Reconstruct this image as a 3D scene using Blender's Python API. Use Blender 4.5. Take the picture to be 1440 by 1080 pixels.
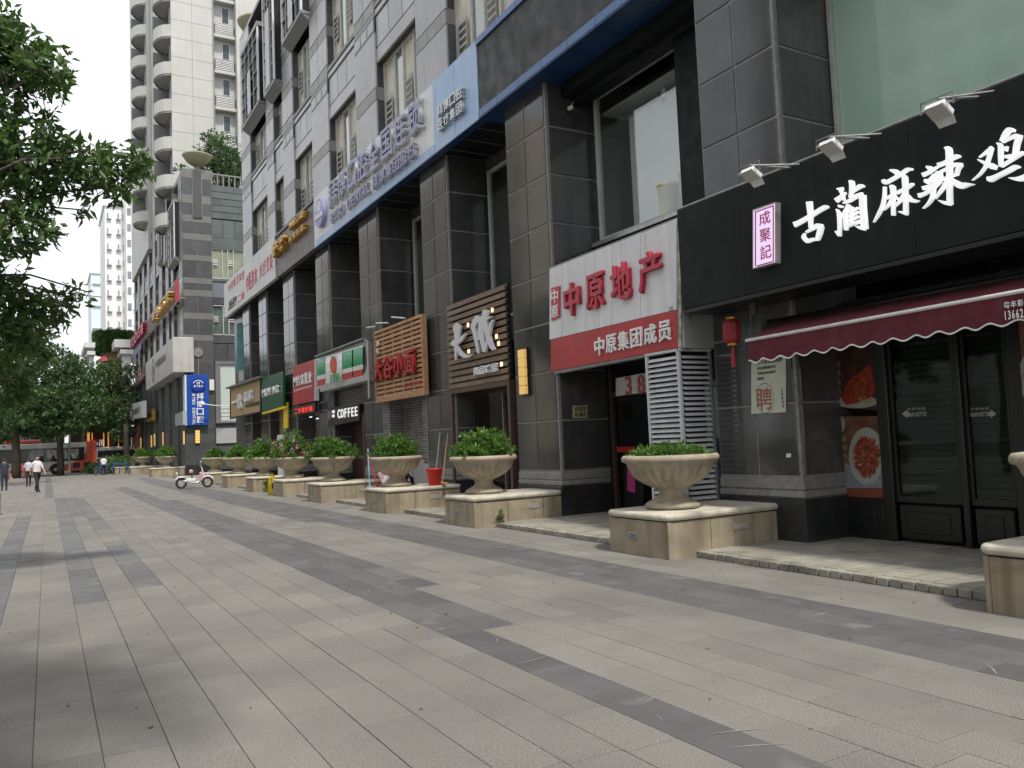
import bpy, bmesh, math, random
import numpy as np
from mathutils import Vector, Matrix
rad = math.radians
rnd = random.Random(11)
nrg = np.random.default_rng(5)
for o in list(bpy.data.objects): bpy.data.objects.remove(o)
sc = bpy.context.scene; col = sc.collection

# ---------------------------------------------------------------- camera
FPX = 1136.45
def _ray(x, y): return Vector((x-720., 540.-y, -FPX))
_Y = _ray(66, 645).normalized()
_X = _ray(2694, 535); _X = (_X - _X.dot(_Y)*_Y).normalized()
_Z = _X.cross(_Y)
ROT = Matrix((_X, _Y, _Z))
CAM = Vector((0, 0, 1.6))
cd = bpy.data.cameras.new('camera'); cam = bpy.data.objects.new('camera', cd); col.objects.link(cam)
cam.matrix_world = Matrix.Translation(CAM) @ ROT.to_4x4()
cd.sensor_width = 36; cd.lens = 36*FPX/1440; cd.clip_end = 2000; cd.clip_start = .05
sc.camera = cam
# a measured point of the photograph -> a point of the place, on a known plane
def PX(x, y, X): d = ROT @ _ray(x, y); return CAM + d*((X-CAM.x)/d.x)
def PY(x, y, Y): d = ROT @ _ray(x, y); return CAM + d*((Y-CAM.y)/d.y)
def PZ(x, y, Z): d = ROT @ _ray(x, y); return CAM + d*((Z-CAM.z)/d.z)

# ---------------------------------------------------------------- world, sun, exposure
SUN_EL, SUN_AZ = 61, 178.4      # azimuth clockwise from +Y
w = bpy.data.worlds.new('World'); sc.world = w; w.use_nodes = True
nt = w.node_tree; nt.nodes.clear()
sky = nt.nodes.new('ShaderNodeTexSky'); sky.sky_type = 'NISHITA'; sky.sun_disc = False
sky.sun_elevation = rad(SUN_EL); sky.sun_rotation = rad(SUN_AZ); sky.dust_density = 4; sky.air_density = 1.2
b1 = nt.nodes.new('ShaderNodeBackground'); b1.inputs[1].default_value = .09
b2 = nt.nodes.new('ShaderNodeBackground'); b2.inputs[0].default_value = (.93, .96, 1, 1); b2.inputs[1].default_value = .88
nt.links.new(sky.outputs[0], b1.inputs[0])
tc = nt.nodes.new('ShaderNodeTexCoord'); cn = nt.nodes.new('ShaderNodeTexNoise'); cn.inputs['Scale'].default_value = 1.6; cn.inputs['Detail'].default_value = 6
cr = nt.nodes.new('ShaderNodeMapRange'); cr.inputs[1].default_value = .3; cr.inputs[2].default_value = .7; cr.inputs[3].default_value = .72; cr.inputs[4].default_value = 1
mx = nt.nodes.new('ShaderNodeMixShader'); wo = nt.nodes.new('ShaderNodeOutputWorld')
nt.links.new(tc.outputs['Generated'], cn.inputs['Vector']); nt.links.new(cn.outputs[0], cr.inputs[0])
nt.links.new(cr.outputs[0], mx.inputs[0]); nt.links.new(b1.outputs[0], mx.inputs[1]); nt.links.new(b2.outputs[0], mx.inputs[2]); nt.links.new(mx.outputs[0], wo.inputs[0])
sd = bpy.data.lights.new('sun', 'SUN'); sd.energy = 2.5; sd.angle = rad(4); sd.color = (1, .95, .87)
so = bpy.data.objects.new('sun', sd); col.objects.link(so)
_s = Vector((math.sin(rad(SUN_AZ))*math.cos(rad(SUN_EL)), math.cos(rad(SUN_AZ))*math.cos(rad(SUN_EL)), math.sin(rad(SUN_EL))))
so.rotation_euler = _s.to_track_quat('Z', 'Y').to_euler(); so.location = (0, -20, 40)
sc.view_settings.view_transform = 'Standard'; sc.view_settings.look = 'None'; sc.view_settings.gamma = 1
sc.view_settings.use_curve_mapping = False; sc.view_settings.exposure = .6
sc.render.engine = 'CYCLES'; sc.cycles.max_bounces = 7; sc.cycles.transparent_max_bounces = 10

# ---------------------------------------------------------------- materials
MATS = {}
def M(name, c, c2=None, scale=4, detail=5, rough=.6, metal=0, var=0, bump=0, bscale=40, speck=0, sscale=300,
      stain=None, streak=None, emit=None, es=0, coat=0, ior=1.5, trans=0, alpha=1, dist=0, tr=None):
    if name in MATS: return MATS[name]
    m = bpy.data.materials.new(name); m.use_nodes = True; t = m.node_tree; N = t.nodes.new; L = t.links.new
    p = t.nodes['Principled BSDF']; geo = N('ShaderNodeNewGeometry')
    def nz(s, d, vec=None, dd=0):
        n = N('ShaderNodeTexNoise'); n.inputs['Scale'].default_value = s; n.inputs['Detail'].default_value = d; n.inputs['Distortion'].default_value = dd
        L(vec or geo.outputs['Position'], n.inputs['Vector']); return n.outputs[0]
    def mr(v, a, b_, c_=0, d_=1):
        n = N('ShaderNodeMapRange'); L(v, n.inputs[0])
        for i, x in enumerate((a, b_, c_, d_)): n.inputs[i+1].default_value = x
        return n.outputs[0]
    def mix(f, a, b_, bt='MIX'):
        n = N('ShaderNodeMix'); n.data_type = 'RGBA'; n.blend_type = bt
        if isinstance(f, (int, float)): n.inputs[0].default_value = f
        else: L(f, n.inputs[0])
        for i, x in ((6, a), (7, b_)):
            if isinstance(x, tuple): n.inputs[i].default_value = (*x, 1) if len(x) == 3 else x
            else: L(x, n.inputs[i])
        return n.outputs[2]
    cur = c
    if c2: cur = mix(mr(nz(scale, detail, dd=dist), .36, .64), c, c2)
    if speck:
        cur = mix(mr(nz(sscale, 2), .35, .65), cur, mix(1., cur, (1-speck,)*3, 'MULTIPLY'))
    if stain:
        sc_, ss, lo = stain
        cur = mix(mr(nz(ss, 7, dd=.6), lo, lo+.16), cur, sc_)
    if streak:
        sc_, amt = streak
        mp = N('ShaderNodeMapping'); mp.inputs['Scale'].default_value = (7, 7, .35); L(geo.outputs['Position'], mp.inputs['Vector'])
        cur = mix(mr(nz(1, 5, mp.outputs[0]), .48, .75, 0, amt), cur, sc_)
    if var:
        oi = N('ShaderNodeObjectInfo'); ad = N('ShaderNodeMath'); ad.operation = 'ADD'; L(oi.outputs['Random'], ad.inputs[0]); L(geo.outputs['Random Per Island'], ad.inputs[1])
        fr = N('ShaderNodeMath'); fr.operation = 'FRACT'; L(ad.outputs[0], fr.inputs[0])
        hs = N('ShaderNodeHueSaturation'); L(mr(fr.outputs[0], 0, 1, 1-var, 1+var), hs.inputs['Value'])
        if isinstance(cur, tuple): hs.inputs['Color'].default_value = (*cur, 1)
        else: L(cur, hs.inputs['Color'])
        cur = hs.outputs[0]
    if isinstance(cur, tuple): p.inputs['Base Color'].default_value = (*cur, 1)
    else: L(cur, p.inputs['Base Color'])
    L(mr(nz(scale*3+1, 4), .3, .7, rough*.8, min(1, rough*1.2)), p.inputs['Roughness'])
    p.inputs['Metallic'].default_value = metal; p.inputs['IOR'].default_value = ior
    p.inputs['Coat Weight'].default_value = coat; p.inputs['Coat Roughness'].default_value = .05
    if trans: p.inputs['Transmission Weight'].default_value = trans
    if bump:
        b = N('ShaderNodeBump'); b.inputs['Strength'].default_value = bump; b.inputs['Distance'].default_value = .01
        L(nz(bscale, 5), b.inputs['Height']); L(b.outputs[0], p.inputs['Normal'])
    if emit: p.inputs['Emission Color'].default_value = (*emit, 1); p.inputs['Emission Strength'].default_value = es
    if tr:
        tl = N('ShaderNodeBsdfTranslucent'); tl.inputs[0].default_value = (*tr, 1); ms = N('ShaderNodeMixShader'); ms.inputs[0].default_value = .3
        L(p.outputs[0], ms.inputs[1]); L(tl.outputs[0], ms.inputs[2]); L(ms.outputs[0], t.nodes['Material Output'].inputs[0])
    MATS[name] = m; return m
def glass_mat(name, tint, f0=.06, rough=.02, k=1.4):
    if name in MATS: return MATS[name]
    m = bpy.data.materials.new(name); m.use_nodes = True; t = m.node_tree; t.nodes.clear(); N = t.nodes.new; L = t.links.new
    g = N('ShaderNodeBsdfGlossy'); g.inputs['Roughness'].default_value = rough; tr = N('ShaderNodeBsdfTransparent'); tr.inputs[0].default_value = (*tint, 1)
    gi = N('ShaderNodeNewGeometry'); dt = N('ShaderNodeVectorMath'); dt.operation = 'DOT_PRODUCT'; L(gi.outputs['Incoming'], dt.inputs[0]); L(gi.outputs['Normal'], dt.inputs[1])
    ab = N('ShaderNodeMath'); ab.operation = 'ABSOLUTE'; L(dt.outputs['Value'], ab.inputs[0]); om_ = N('ShaderNodeMath'); om_.operation = 'SUBTRACT'; om_.inputs[0].default_value = 1; L(ab.outputs[0], om_.inputs[1])
    f = N('ShaderNodeMath'); f.operation = 'POWER'; L(om_.outputs[0], f.inputs[0]); f.inputs[1].default_value = 4
    geo = N('ShaderNodeNewGeometry'); n = N('ShaderNodeTexNoise'); n.inputs['Scale'].default_value = .9; L(geo.outputs['Position'], n.inputs['Vector'])
    b = N('ShaderNodeBump'); b.inputs['Strength'].default_value = .12; b.inputs['Distance'].default_value = .02; L(n.outputs[0], b.inputs['Height']); L(b.outputs[0], g.inputs['Normal'])
    mp = N('ShaderNodeMath'); mp.operation = 'MULTIPLY_ADD'; mp.inputs[1].default_value = k; mp.inputs[2].default_value = f0+.03; mp.use_clamp = True
    x = N('ShaderNodeMixShader'); o = N('ShaderNodeOutputMaterial'); L(f.outputs[0], mp.inputs[0]); L(mp.outputs[0], x.inputs[0]); L(tr.outputs[0], x.inputs[1]); L(g.outputs[0], x.inputs[2]); L(x.outputs[0], o.inputs[0])
    MATS[name] = m; return m

granite = M('dark_polished_granite', (.062, .062, .064), (.09, .088, .087), scale=1.5, rough=.09, var=.25, speck=.35, sscale=160, streak=((.12, .118, .112), .22), bump=.04, bscale=3)
granite_side = granite
joint = M('joint_grey', (.27, .265, .255), (.2, .195, .19), scale=9, rough=.5)
plinth_m = M('plinth_granite', (.028, .029, .031), (.045, .045, .047), scale=3, rough=.13, speck=.3, sscale=200)
lav = M('pale_facade_granite', (.40, .395, .41), (.47, .465, .475), scale=1.1, rough=.32, var=.10, speck=.15, sscale=120, streak=((.3, .29, .3), .55), bump=.03, bscale=3)
band_m = M('grey_facade_granite', (.22, .215, .205), (.27, .26, .25), scale=2, rough=.4, var=.08, streak=((.12, .12, .115), .5))
dgran = M('slate_facade_granite', (.07, .072, .075), (.085, .087, .09), scale=1.4, rough=.3, var=.14, streak=((.11, .11, .108), .3))
grnsl = M('greenish_slate', (.085, .105, .102), (.11, .13, .125), scale=1.2, rough=.35, var=.08)
cream = M('cream_wall_paint', (.55, .52, .44), (.47, .44, .37), scale=3, rough=.7, streak=((.3, .28, .24), .5))
curtain_m = M('cream_curtain', (.74, .69, .57), (.62, .58, .48), scale=2, rough=.85)
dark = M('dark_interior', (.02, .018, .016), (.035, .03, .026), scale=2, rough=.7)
blackp = M('black_panel', (.008, .011, .011), (.013, .016, .016), scale=1.3, rough=.55, ior=1.28, streak=((.02, .023, .023), .3))
blackf = M('black_frame', (.012, .013, .014), rough=.35)
alu = M('aluminium', (.55, .55, .54), (.45, .45, .45), scale=6, rough=.4, metal=.7)
whitep = M('white_paint', (.76, .76, .77), (.68, .68, .68), scale=5, rough=.45, streak=((.45, .43, .4), .35))
steel = M('grey_steel', (.28, .28, .28), (.2, .2, .2), scale=8, rough=.45, metal=.5)
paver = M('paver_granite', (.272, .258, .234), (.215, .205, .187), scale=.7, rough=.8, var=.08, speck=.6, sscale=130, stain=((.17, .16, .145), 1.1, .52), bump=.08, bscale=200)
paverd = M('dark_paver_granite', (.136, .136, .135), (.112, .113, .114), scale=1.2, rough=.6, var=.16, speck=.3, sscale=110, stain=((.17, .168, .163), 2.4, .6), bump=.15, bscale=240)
grout = M('grout', (.11, .1, .09), (.16, .15, .13), scale=7, rough=.95)
platm = M('platform_tile', (.33, .31, .26), (.25, .235, .2), scale=2.2, rough=.7, var=.12, stain=((.13, .12, .105), 1.6, .6), speck=.15, sscale=120)
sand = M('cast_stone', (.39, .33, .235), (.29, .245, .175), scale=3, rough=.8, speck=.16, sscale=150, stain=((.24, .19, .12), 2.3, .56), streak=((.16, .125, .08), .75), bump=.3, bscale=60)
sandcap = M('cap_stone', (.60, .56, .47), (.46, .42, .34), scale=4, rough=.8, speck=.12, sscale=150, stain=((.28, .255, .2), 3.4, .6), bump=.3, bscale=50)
urnm = M('urn_stone', (.41, .355, .27), (.31, .268, .2), scale=5, rough=.75, speck=.12, sscale=140, stain=((.24, .2, .14), 4, .58), streak=((.2, .165, .115), .55), bump=.25, bscale=60)
soil = M('soil', (.06, .045, .03), rough=1)
asph = M('asphalt', (.05, .05, .05), (.07, .07, .068), scale=3, rough=.9)
leafm = M('tree_leaf', (.05, .10, .03), (.1, .165, .06), scale=.8, rough=.3, var=.42, tr=(.12, .25, .04))
leafd = M('far_tree_leaf', (.042, .085, .03), (.07, .13, .045), scale=.35, rough=.5, var=.4, tr=(.08, .17, .03))
leafb = M('shrub_leaf', (.06, .135, .028), (.12, .22, .05), scale=3, rough=.35, var=.5, tr=(.2, .4, .05))
bark = M('bark', (.1, .08, .06), (.06, .05, .04), scale=9, rough=.95, bump=.6, bscale=12)
blue = M('blue_panel', (.05, .14, .34), (.04, .12, .29), scale=1.5, rough=.3, streak=((.1, .15, .35), .4))
blued = M('deep_blue_soffit', (.012, .05, .15), (.01, .04, .12), scale=1.5, rough=.35)
skyb = M('faded_light_blue_panel', (.28, .42, .66), (.36, .5, .72), scale=.9, rough=.35, streak=((.5, .6, .75), .6))
white_l = M('weathered_white_panel', (.74, .74, .76), (.66, .66, .68), scale=1.2, rough=.4, streak=((.45, .44, .45), .45))
lilac = M('faded_violet_letter_face', (.27, .28, .5), (.33, .34, .55), scale=6, rough=.4)
chrome = M('letter_return_metal', (.62, .62, .62), rough=.25, metal=.8)
red = M('red_panel', (.45, .025, .03), (.38, .02, .025), scale=2, rough=.35, streak=((.3, .03, .03), .4))
redl = M('red_letter', (.48, .02, .05), rough=.35)
gold = M('gold_letter', (.62, .36, .06), (.5, .27, .04), scale=14, rough=.35, metal=.3)
brown = M('brown_stone_fascia', (.13, .105, .1), (.17, .14, .13), scale=2, rough=.45, var=.1, streak=((.09, .075, .07), .5))
wood = M('orange_wood_slat', (.5, .28, .14), (.4, .21, .1), scale=7, rough=.6, var=.15, streak=((.2, .09, .04), .3))
woodd = M('brown_wood_slat', (.23, .15, .095), (.16, .105, .07), scale=7, rough=.5, var=.15)
doorbr = M('brown_door_frame', (.075, .04, .03), rough=.4)
green = M('dark_green_panel', (.012, .09, .045), rough=.3)
tan = M('tan_sign_panel', (.42, .29, .14), (.36, .25, .12), scale=3, rough=.5)
yellow = M('yellow_lamp_shade', (.75, .5, .14), (.68, .44, .12), scale=6, rough=.5, emit=(1, .62, .2), es=.25)
yel = M('yellow_plastic', (.8, .58, .02), rough=.4)
awn = M('maroon_awning_canvas', (.115, .012, .024), (.09, .01, .02), scale=3, rough=.85, bump=.1, bscale=200)
paper = M('poster_paper', (.6, .63, .52), (.55, .57, .47), scale=6, rough=.8)
ink = M('black_ink', (.03, .03, .03), rough=.7)
inkr = M('red_brown_ink', (.38, .12, .08), rough=.7)
litw = M('lit_white_letter', (.9, .9, .9), rough=.4, emit=(1, 1, 1), es=.32)
litp = M('lit_pink_panel', (.75, .6, .85), rough=.4, emit=(.85, .68, 1), es=.42)
wletter = M('white_letter', (.82, .82, .82), rough=.4)
warm = M('warm_glow_patch', (1, .75, .5), emit=(1, .62, .4), es=.9)
lampm = M('fluorescent_tube', (1, 1, 1), emit=(.95, 1, 1), es=1.0)
rubber = M('rubber', (.018, .018, .018), rough=.8)
skin = M('skin', (.42, .24, .16), rough=.6); hairm = M('hair', (.012, .01, .009), rough=.6)
shirtw = M('white_shirt', (.75, .76, .78), rough=.85); trous = M('black_trousers', (.015, .015, .018), rough=.85); navy = M('navy_cloth', (.03, .035, .055), rough=.85)
glassw = glass_mat('window_glass', (.86, .9, .88), .04, k=1.1)
glassg = glass_mat('green_film_glass', (.97, 1, .98), .02, k=.55)
glassd = glass_mat('dark_door_glass', (.62, .68, .65), .0, k=.55)
greenfilm = M('pale_green_window_film', (.58, .71, .65), (.5, .64, .57), scale=.8, rough=.55)

# ---------------------------------------------------------------- builders
WP = {}
def tag(o, label=None, cat=None, group=None, kind=None):
    if label: o['label'] = label
    if cat: o['category'] = cat
    if group: o['group'] = group
    if kind: o['kind'] = kind
    return o
def link(o, parent, loc):
    col.objects.link(o); WP[o.name] = Vector(loc)
    if parent: o.parent = parent; o.location = Vector(loc)-WP[parent.name]
    else: o.location = loc
    return o
def thing(name, label, cat, loc=(0, 0, 0), group=None, kind=None):
    o = bpy.data.objects.new(name, None); o.empty_display_size = .1; link(o, None, loc); return tag(o, label, cat, group, kind)
class MB:
    def __init__(s): s.v = []; s.f = []; s.mi = []; s.cur = 0
    def face(s, pts):
        n = len(s.v); s.v += [tuple(p) for p in pts]; s.f.append(tuple(range(n, n+len(pts)))); s.mi.append(s.cur)
    def box(s, x0, x1, y0, y1, z0, z1, b=0):
        if x0 > x1: x0, x1 = x1, x0
        if y0 > y1: y0, y1 = y1, y0
        if z0 > z1: z0, z1 = z1, z0
        n = len(s.v)
        if b <= 0:
            s.v += [(x, y, z) for z in (z0, z1) for y in (y0, y1) for x in (x0, x1)]
            F = [(0, 2, 3, 1), (4, 5, 7, 6), (0, 1, 5, 4), (2, 6, 7, 3), (0, 4, 6, 2), (1, 3, 7, 5)]
        else:
            V = []; ix = {}
            for i, x in enumerate((x0, x1)):
                for j, y in enumerate((y0, y1)):
                    for k, z in enumerate((z0, z1)):
                        sx, sy, sz = (b if i == 0 else -b), (b if j == 0 else -b), (b if k == 0 else -b)
                        for a, p in enumerate(((x, y+sy, z+sz), (x+sx, y, z+sz), (x+sx, y+sy, z))):
                            ix[i, j, k, a] = len(V); V.append(p)
            s.v += V; F = []
            F += [tuple(ix[i, j, k, a] for a in ((0, 1, 2) if (i+j+k) % 2 else (0, 2, 1))) for i in (0, 1) for j in (0, 1) for k in (0, 1)]
            q = [(0, 0), (1, 0), (1, 1), (0, 1)]
            for i in (0, 1): F.append(tuple(ix[i, j, k, 0] for j, k in (q if i else q[::-1])))
            for j in (0, 1): F.append(tuple(ix[i, j, k, 1] for i, k in (q[::-1] if j else q)))
            for k in (0, 1): F.append(tuple(ix[i, j, k, 2] for i, j in (q if k else q[::-1])))
            for j in (0, 1):
                for k in (0, 1): F.append((ix[0, j, k, 1], ix[1, j, k, 1], ix[1, j, k, 2], ix[0, j, k, 2]))
            for i in (0, 1):
                for k in (0, 1): F.append((ix[i, 0, k, 0], ix[i, 1, k, 0], ix[i, 1, k, 2], ix[i, 0, k, 2]))
            for i in (0, 1):
                for j in (0, 1): F.append((ix[i, j, 0, 0], ix[i, j, 1, 0], ix[i, j, 1, 1], ix[i, j, 0, 1]))
        s.f += [tuple(n+i for i in f) for f in F]; s.mi += [s.cur]*len(F); return s
    def tube(s, pts, r, n=8, cap=True):
        pts = [Vector(p) for p in pts]; rs = r if isinstance(r, (list, tuple)) else [r]*len(pts)
        rings = []; up = Vector((0, 0, 1))
        for i, p in enumerate(pts):
            d = (pts[min(i+1, len(pts)-1)]-pts[max(i-1, 0)]).normalized()
            a = d.cross(up if abs(d.z) < .95 else Vector((1, 0, 0))).normalized(); b = d.cross(a)
            rings.append([p+(a*math.cos(t*2*math.pi/n)+b*math.sin(t*2*math.pi/n))*rs[i] for t in range(n)])
        k = len(s.v)
        for g in rings: s.v += [tuple(q) for q in g]
        for i in range(len(rings)-1):
            for t in range(n):
                s.f.append((k+i*n+t, k+i*n+(t+1) % n, k+(i+1)*n+(t+1) % n, k+(i+1)*n+t)); s.mi.append(s.cur)
        if cap:
            s.f.append(tuple(k+t for t in range(n))); s.f.append(tuple(k+(len(rings)-1)*n+t for t in range(n-1, -1, -1))); s.mi += [s.cur]*2
        return s
    def lathe(s, c, prof, n=32, flute=None):
        k = len(s.v); c = Vector(c)
        for i, (r, z) in enumerate(prof):
            for t in range(n):
                a = t*2*math.pi/n; rr = r
                if flute and flute[0] <= i <= flute[1]:
                    rr = r-flute[2]*(1-abs(math.sin(a*flute[3]/2))**.8)*min(1, (i-flute[0]+.4)*.5, (flute[1]-i+.3)*1.2)*(.35+.65*r/.58)
                s.v.append((c.x+rr*math.cos(a), c.y+rr*math.sin(a), c.z+z))
        for i in range(len(prof)-1):
            for t in range(n):
                s.f.append((k+i*n+t, k+i*n+(t+1) % n, k+(i+1)*n+(t+1) % n, k+(i+1)*n+t)); s.mi.append(s.cur)
        return s
    def ball(s, c, rx, ry=None, rz=None, n=10, m=7):
        ry = ry or rx; rz = rz or rx; k = len(s.v)
        for i in range(m+1):
            ph = math.pi*i/m
            for t in range(n): a = 2*math.pi*t/n; s.v.append((c[0]+rx*math.sin(ph)*math.cos(a), c[1]+ry*math.sin(ph)*math.sin(a), c[2]-rz*math.cos(ph)))
        for i in range(m):
            for t in range(n): s.f.append((k+i*n+t, k+i*n+(t+1) % n, k+(i+1)*n+(t+1) % n, k+(i+1)*n+t)); s.mi.append(s.cur)
        return s
    def wheel(s, c, r, tr, axis='y', n=24, m=8):
        k = len(s.v)
        for i in range(n):
            a = 2*math.pi*i/n
            for j in range(m):
                b = 2*math.pi*j/m; R = r+tr*math.cos(b); q = tr*math.sin(b)
                s.v.append((c[0]+R*math.cos(a), c[1]+q, c[2]+R*math.sin(a)) if axis == 'y' else (c[0]+q, c[1]+R*math.cos(a), c[2]+R*math.sin(a)))
        for i in range(n):
            for j in range(m): s.f.append((k+i*m+j, k+((i+1) % n)*m+j, k+((i+1) % n)*m+(j+1) % m, k+i*m+(j+1) % m)); s.mi.append(s.cur)
        return s
    def obj(s, name, mats, parent=None, loc=None, smooth=False, fix=True, **kw):
        base = WP[parent.name] if parent else Vector(loc or (0, 0, 0))
        me = bpy.data.meshes.new(name); me.from_pydata([(v[0]-base.x, v[1]-base.y, v[2]-base.z) for v in s.v], [], s.f)
        for m in (mats if isinstance(mats, list) else [mats]): me.materials.append(m)
        if isinstance(mats, list): me.polygons.foreach_set('material_index', s.mi)
        if smooth: me.polygons.foreach_set('use_smooth', [True]*len(s.f))
        if fix and len(s.f) < 60000:
            bm = bmesh.new(); bm.from_mesh(me); bmesh.ops.recalc_face_normals(bm, faces=bm.faces); bm.to_mesh(me); bm.free()
        me.update(); o = bpy.data.objects.new(name, me); link(o, parent, base); return tag(o, **kw)
BOXC = {}
def bx(name, m, parent, x0, x1, y0, y1, z0, z1, b=0, **kw):        # one piece; alike pieces share mesh data
    x0, x1 = sorted((x0, x1)); y0, y1 = sorted((y0, y1)); z0, z1 = sorted((z0, z1))
    d = (x1-x0, y1-y0, z1-z0); k = (tuple(round(q, 3) for q in d), b, m.name)
    if k not in BOXC:
        mb = MB().box(-d[0]/2, d[0]/2, -d[1]/2, d[1]/2, -d[2]/2, d[2]/2, b); me = bpy.data.meshes.new(name)
        me.from_pydata(mb.v, [], mb.f); me.materials.append(m)
        bm = bmesh.new(); bm.from_mesh(me); bmesh.ops.recalc_face_normals(bm, faces=bm.faces); bm.to_mesh(me); bm.free(); BOXC[k] = me
    o = bpy.data.objects.new(name, BOXC[k]); link(o, parent, ((x0+x1)/2, (y0+y1)/2, (z0+z1)/2)); return tag(o, **kw)
def struct(o): o['kind'] = 'structure'; return o

# lettering: O lower left corner, U along the line, V up; the box (0..1) x (0..1) is filled
def glyphs(s, bold=.012):
    c = bpy.data.curves.new('t', 'FONT'); c.body = s; c.resolution_u = 2; c.extrude = .5; c.offset = bold; c.fill_mode = 'BOTH'
    o = bpy.data.objects.new('t', c); col.objects.link(o)
    dg = bpy.context.evaluated_depsgraph_get(); dg.update()
    me = bpy.data.meshes.new_from_object(o.evaluated_get(dg)); bpy.data.objects.remove(o); bpy.data.curves.remove(c); return me
def text(s, O, U, V, m, parent, depth=.03, gap=.12, bold=.018, split=True, name='character', side=None, fill=1):
    O, U, V = Vector(O), Vector(U), Vector(V); Nn = U.cross(V).normalized(); items = list(s) if split else [s]
    n = len(items); base = WP[parent.name]; bold = min(bold, .016); gws = []
    for i, ch in enumerate(items):
        if ch == ' ': continue
        me = glyphs(ch, bold); xs = [v.co.x for v in me.vertices]; ys = [v.co.y for v in me.vertices]
        if not xs: continue
        x0, x1, y0, y1 = min(xs), max(xs), min(ys), max(ys)
        cj = len(ch) == 1 and ord(ch) > 0x2000
        if cj: cx0, cx1, cy0, cy1 = x0-.02, max(x1+.02, x0+.6), min(y0, -.02), max(y1, .72)
        else: cx0, cx1, cy0, cy1 = x0, x1, y0, y1
        if len(ch) == 1 and not cj:
            cy0, cy1 = 0, max(.72, y1); hw = .3 if s.upper() != s or ch.isdigit() or ch.isupper() else .3; mid = (x0+x1)/2; hw = max(hw, (x1-x0)/2); cx0, cx1 = mid-hw, mid+hw
        for v in me.vertices:
            u = (v.co.x-cx0)/(cx1-cx0+1e-6); t = (v.co.y-cy0)/(cy1-cy0+1e-6)
            u = (i+gap/2+u*(1-gap))/n if n > 1 else u
            v.co = O+U*u+V*t+Nn*((v.co.z+.5)*depth)-base
        me.materials.clear(); me.materials.append(m)
        if side:
            me.materials.append(side)
            for p in me.polygons: p.material_index = 0 if abs(p.normal.dot(Nn)) > .7 and p.center.dot(Nn) > (O-base).dot(Nn)+depth*.5 else 1
        me.update(); o = bpy.data.objects.new(name if split else 'lettering', me); link(o, parent, base)
        if side:
            pass
def brush(strokes, org, k, P, parent, m, depth, name='character', base_off=0):
    # strokes drawn as tapering ribbons on the sign's own plane; P maps a measured point to (u, v) on the plane, gives point
    mb = MB()
    for si, st in enumerate(strokes):
        pts = []
        for i in range(len(st)-1):
            (xa, ya, wa), (xb, yb, wb) = st[i], st[i+1]
            for t in (0, .34, .67): pts.append((xa+(xb-xa)*t, ya+(yb-ya)*t, wa+(wb-wa)*t))
        pts.append(st[-1]); A = []; B = []
        sm = [pts[0]]+[tuple((pts[i-1][q]+2*pts[i][q]+pts[i+1][q])/4 for q in range(3)) for i in range(1, len(pts)-1)]+[pts[-1]]
        for i, (x, y, w_) in enumerate(sm):
            dx = sm[min(i+1, len(sm)-1)][0]-sm[max(i-1, 0)][0]; dy = sm[min(i+1, len(sm)-1)][1]-sm[max(i-1, 0)][1]; l = math.hypot(dx, dy) or 1
            nx, ny = -dy/l*w_/2, dx/l*w_/2; A.append((x+nx, y+ny)); B.append((x-nx, y-ny))
        f = lambda q, d: P(org[0]+q[0]/k, org[1]+q[1]/k)+Vector((-d, 0, 0))
        d1 = depth+si*.0012; n = len(A)
        for i in range(n-1):
            mb.face([f(A[i], d1), f(A[i+1], d1), f(B[i+1], d1), f(B[i], d1)])
            mb.face([f(A[i], 0), f(A[i+1], 0), f(A[i+1], d1), f(A[i], d1)]); mb.face([f(B[i], 0), f(B[i+1], 0), f(B[i+1], d1), f(B[i], d1)])
        for e in (0, -1): mb.face([f(A[e], 0), f(B[e], 0), f(B[e], d1), f(A[e], d1)])
    return mb.obj(name, m, parent, fix=False)
def rect(X, l, r):                              # measured corners (x, ytop, ybottom) at the far and near end -> Y and Z range on plane X
    a, b = PX(l[0], l[1], X), PX(l[0], l[2], X); c, d = PX(r[0], r[1], X), PX(r[0], r[2], X)
    return (c.y+d.y)/2, (a.y+b.y)/2, (b.z+d.z)/2, (a.z+c.z)/2     # y near, y far, z low, z high
def stext(par, X, R, s, u0, u1, v0, v1, m, depth=.03, **kw):     # text on a sign facing the street (-X); u from the far (left) end
    y0, y1, z0, z1 = R; L = y1-y0; H = z1-z0
    text(s, (X, y1-L*u0, z0+H*v0), (0, -L*(u1-u0), 0), (0, 0, H*(v1-v0)), m, par, depth, **kw)

# leaves
def leaves(C, D, L, W, fold=.25):
    n = len(C); r = nrg.normal(size=(n, 3)); S = np.cross(D, r); S /= np.linalg.norm(S, axis=1)[:, None]+1e-9
    Nn = np.cross(D, S); L = L[:, None]; W_ = W[:, None]
    v = np.empty((n, 4, 3)); v[:, 0] = C; v[:, 1] = C+D*L*.45+S*W_+Nn*W_*fold; v[:, 2] = C+D*L-Nn*L*.08; v[:, 3] = C+D*L*.45-S*W_+Nn*W_*fold
    return v.reshape(-1, 3)
def leaf_mesh(name, V, m, parent, loc=None, **kw):
    base = WP[parent.name] if parent else Vector(loc); n = len(V)//4
    me = bpy.data.meshes.new(name); me.vertices.add(n*4); me.vertices.foreach_set('co', (V-np.array(base)).astype(np.float32).ravel())
    i = np.arange(n)*4; T = np.stack([i, i+1, i+2, i, i+2, i+3], 1).ravel().astype(np.int32)
    me.loops.add(n*6); me.loops.foreach_set('vertex_index', T); me.polygons.add(n*2)
    me.polygons.foreach_set('loop_start', np.arange(n*2, dtype=np.int32)*3); me.materials.append(m); me.update(calc_edges=True)
    o = bpy.data.objects.new(name, me); link(o, parent, base); return tag(o, **kw)
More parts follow.
